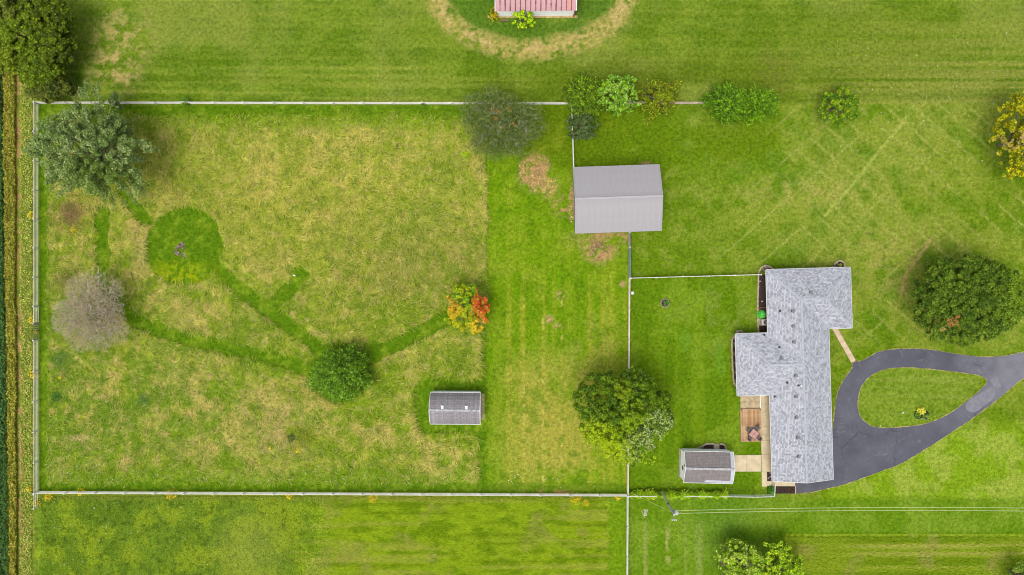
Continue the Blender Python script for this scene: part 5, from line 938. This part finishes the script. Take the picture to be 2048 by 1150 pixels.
lp = empty('garden_lamp', W(1840.5, 833.5), 0, 'black lantern post beside the yellow plant on the grass island', 'garden lamp'); BLK = plain('black_iron', C(44, 50, 56), .1, 3, .4)
MB().tube((0, 0, 0), (0, 0, 1.0), .07, .045).obj('post', BLK, lp); a = MB().tube((0, 0, 1.0), (0, 0, 1.2), .1, .2, 8).tube((0, 0, 1.2), (0, 0, 1.5), .2, .13, 8).obj('lantern', BLK, lp); MB().tube((0, 0, 1.22), (0, 0, 1.4), .205, .16, 6).obj('glass', plain('lamp_glass', C(170, 180, 190), .05, 2, .2), a); MB().tube((0, 0, 1.5), (0, 0, 2.6), .035, .012).obj('finial', BLK, lp)
st = empty('white_marker', W(1805, 825.5), math.radians(25), 'small white marker lying on the grass island', 'marker'); MB().box((0, 0, .1), (.34, .12, .1)).obj('plate', WHITE, st); MB().box((-.14, 0, .05), (.04, .04, .1)).obj('foot', WHITE, st)
st = empty('white_marker', W(590.5, 551), math.radians(-30), 'small white marker in the mown spot of the meadow', 'marker'); MB().box((0, 0, .4), (.3, .14, .06)).obj('plate', WHITE, st); MB().tube((0, 0, 0), (0, 0, .4), .03).obj('stake', GALV, st)
# bird feeder by the cream fence
bf = empty('bird_feeder', W(1260.5, 586), 0, 'small cream bird feeder hanging beside the cream fence', 'bird feeder'); MB().tube((0, 0, 0), (0, 0, 1.5), .03).obj('post', GALV, bf); MB().box((.05, 0, 1.5), (.3, .3, .04)).obj('tray', CREAM, bf); mb = MB(); mb.v = [Vector(q) for q in ((-.12, -.2, 1.72), (.24, -.2, 1.72), (.24, .2, 1.72), (-.12, .2, 1.72), (.06, -.2, 1.9), (.06, .2, 1.9))]; mb.f = [(0, 3, 2, 1), (0, 1, 4), (3, 5, 2), (0, 4, 5, 3), (1, 2, 5, 4)]; mb.obj('roof', WHITE, bf)
for sx in (-.08, .18): MB().box((sx, 0, 1.6), (.03, .28, .22)).obj('side', WHITE, bf)
# ------------------------------------------------------------ deck and patio set
dk0 = W(1500.5, 849.6); deck = empty('wooden_deck', dk0, math.radians(1.2), 'weathered orange brown timber deck beside the concrete patio', 'deck'); dwid, dlen, dz = 39.5 * MPP, 64 * MPP, .32
WD = [plain('deck_stain_a', C(196, 164, 118), .1, .6, .75, c2=C(150, 108, 66)), plain('deck_stain_b', C(180, 140, 92), .1, .6, .75, c2=C(138, 94, 56)), plain('deck_stain_c', C(198, 172, 132), .1, .6, .75, c2=C(160, 120, 78))]
npk = 18; r_ = random.Random(8); pms = []
for m_ in WD: me_ = MB().box((0, 0, 0), (dwid / npk - .012, dlen, .03)).mesh('plank'); me_.materials.append(m_); pms.append(me_)
for k in range(npk): link('plank', pms[r_.randrange(3)], None, deck, loc=(-dwid / 2 + dwid * (k + .5) / npk, 0, dz + r_.uniform(0, .004)))
EDG = plain('deck_rim', C(190, 158, 126), .1, 2, .8)
for c_, d_ in (((0, dlen / 2 + .03, .17), (dwid + .1, .05, .3)), ((0, -dlen / 2 - .03, .17), (dwid + .1, .05, .3)), ((-dwid / 2 - .03, 0, .17), (.05, dlen, .3)), ((dwid / 2 + .03, 0, .17), (.05, dlen, .3))): MB().box(c_, d_).obj('rim_board', EDG, deck)
for sx in (-1, 1): MB().box((sx * (dwid / 2 - .08), dlen / 2 - .1, .22), (.14, .14, .42)).obj('post', DARK, deck)
for px0, py0, px1, py1 in ((1519.3, 790, 1519.8, 816),): a = MB().beam(W(px0, py0) + Vector((0, 0, .16)), W(px1, py1) + Vector((0, 0, .16)), .14, .2).obj('white_kerb', WHITE); tag(a, 'white painted kerb between the stained slabs and the concrete patio', 'kerb')
st = empty('white_step', W(1524.5, 791.5), 0, 'white step board against the house wall at the top of the patio', 'step'); MB().box((0, .1, .2), (.75, .28, .06)).obj('tread', WHITE, st); MB().box((0, .2, .1), (.7, .05, .2)).obj('riser', TRIM, st)
tz = dz + .02; ta = math.radians(-37); tab = empty('patio_table', W(1506.3, 867, .7) - Vector((0, 0, .7)) + Vector((0, 0, tz)), ta, 'square patio table with four pinkish brown tiles on the wooden deck', 'table')
TIL = plain('pink_tile', C(184, 136, 122), .06, 3, .6); FR = plain('table_frame', C(74, 56, 54), .1, 3, .5)
for sx in (-1, 1):
    for sy in (-1, 1):
        MB().box((sx * .27, sy * .27, .72), (.49, .49, .03)).obj('tile', TIL, tab); MB().box((sx * .5, sy * .5, .35), (.05, .05, .7)).obj('leg', FR, tab)
MB().box((0, 0, .705), (.08, 1.1, .02)).box((0, 0, .703), (1.1, .08, .02)).box((.55, 0, .705), (.06, 1.16, .04)).box((-.55, 0, .705), (.06, 1.16, .04)).box((0, .55, .705), (1.04, .06, .038)).box((0, -.55, .705), (1.04, .06, .038)).obj('frame', FR, tab)
CH = plain('chair_sling', C(98, 88, 88), .1, 4, .8)
for (ox, oy, rz_, wd) in ((0, .92, 0, 'upper right'), (.92, 0, -q90, 'lower right'), (0, -.84, math.pi, 'lower left'), (-.84, 0, q90, 'upper left')):
    p = tab.location + Matrix.Rotation(ta, 3, 'Z') @ Vector((ox, oy, 0)); ch = empty('patio_chair', p, ta + rz_, 'dark sling chair at the %s side of the patio table' % wd, 'chair', 'chairs around the patio table')
    MB().box((0, -.05, .42), (.5, .5, .03)).obj('seat', CH, ch); MB().box((0, .26, .68), (.5, .05, .5), M=Matrix.Rotation(-.2, 3, 'X')).obj('backrest', CH, ch)
    for sx in (-1, 1):
        MB().box((sx * .27, 0, .6), (.04, .5, .03)).obj('armrest', FR, ch)
        for sy in (-.24, .22): MB().box((sx * .25, sy, .21), (.035, .035, .42)).obj('leg', FR, ch)
rgm = plain('pale_grit', C(206, 196, 170), .12, 3, .9)
rug = sheet('faded_rug', [[(1495, 861), (1497, 855), (1503, 854), (1508, 851), (1514, 852), (1516, 858), (1517, 868), (1512, 866), (1506, 859), (1500, 861)]], dz + .02, rgm); tag(rug, 'irregular pale worn rug on the deck behind the patio table', 'rug')
# ------------------------------------------------------------ brush pile, stumps, debris
def debris(name, label, cat, px, py, rx, ry, n_, cols, seed, h=.35, size=(.06, .2)):
    rg = np.random.default_rng(seed); b = W(px, py); root = empty(name, b, 0, label, cat); a_ = rg.uniform(0, 6.28, n_); s_ = rg.uniform(0, 1, n_) ** .6 * (1 + .2 * np.sin(3 * a_ + seed)); q = np.stack([np.cos(a_) * s_ * rx * MPP, np.sin(a_) * s_ * ry * MPP, rg.uniform(.03, h, n_) * (1.1 - s_)], 1); k = fbm(q[:, 0] + 9, q[:, 1] + 9, .9, seed, 2) > .4; q = q[k]; m_ = len(q); cc = np.array([C(*c) for c in cols])
    q[:, 2] = np.maximum(q[:, 2], .04); o = leaves('litter', q, rg.normal(size=(m_, 3)) * .5 + np.array([0, 0, 1]), rg.uniform(*size, m_), .4, cc[rg.integers(0, len(cc), m_)] * rg.uniform(.8, 1.25, (m_, 1)) * 1.15, root, rg, mat=TWIG); o['kind'] = 'stuff'
    k = min(m_ // 12, 60); e = q[rg.choice(m_, k)]; V, F_ = tubes_np(e, e + rg.normal(size=(k, 3)) * np.array([.4, .4, .08]), np.full(k, .025), np.full(k, .01), 4); link('sticks', mesh_np('sticks', V, F_), BARK, root)['kind'] = 'stuff'; return root
debris('brush_pile', 'orange and tan heap of dry brush left of the grey barn', 'brush pile', 1070, 346, 30, 36, 2400, ((214, 170, 112), (224, 184, 110), (190, 146, 110), (160, 120, 90), (120, 140, 50)), 81, .14, (.04, .13))
debris('brush_pile', 'thin scatter of yellowed leaves beside the orange brush heap', 'leaf litter', 1096, 372, 18, 20, 420, ((206, 186, 96), (190, 170, 104), (226, 196, 90)), 82, .15, (.05, .12))
debris('brush_pile', 'reddish brown pile of old vines below the grey barn', 'brush pile', 1197, 498, 22, 18, 480, ((152, 112, 92), (170, 140, 108), (130, 96, 80), (186, 164, 120)), 83, .2, (.05, .13))
debris('brush_pile', 'litter of tan leaves along the left wall of the grey barn', 'leaf litter', 1144, 412, 7, 34, 300, ((206, 170, 120), (176, 134, 96), (226, 206, 160)), 84, .2, (.05, .12))
debris('brush_pile', 'small scatter of brown leaves at the top wall of the grey barn', 'leaf litter', 1288, 330, 12, 5, 120, ((176, 130, 96), (150, 110, 80)), 85, .2, (.05, .12))
debris('tree_stump', 'greyish broken stump with splinters in the round mown patch', 'stump', 361, 501, 11, 15, 420, ((140, 118, 110), (108, 88, 84), (176, 158, 146)), 86, .4, (.06, .16))
debris('tree_stump', 'small dark stump in the right part of the meadow', 'stump', 864, 467, 8, 5, 160, ((84, 66, 66), (112, 90, 84)), 87, .4, (.06, .13))
debris('cut_branches', 'small white tangle of wire on the lawn left of the utility pole', 'wire tangle', 1290, 1026, 6, 9, 90, ((226, 224, 196), (206, 206, 160)), 88, .4, (.05, .12))
debris('soil_clods', 'heap of brown litter at the lower left of the bottom edge trees', 'leaf litter', 1450, 1122, 12, 9, 260, ((176, 140, 120), (150, 116, 100), (196, 176, 150)), 89, .5, (.06, .14))
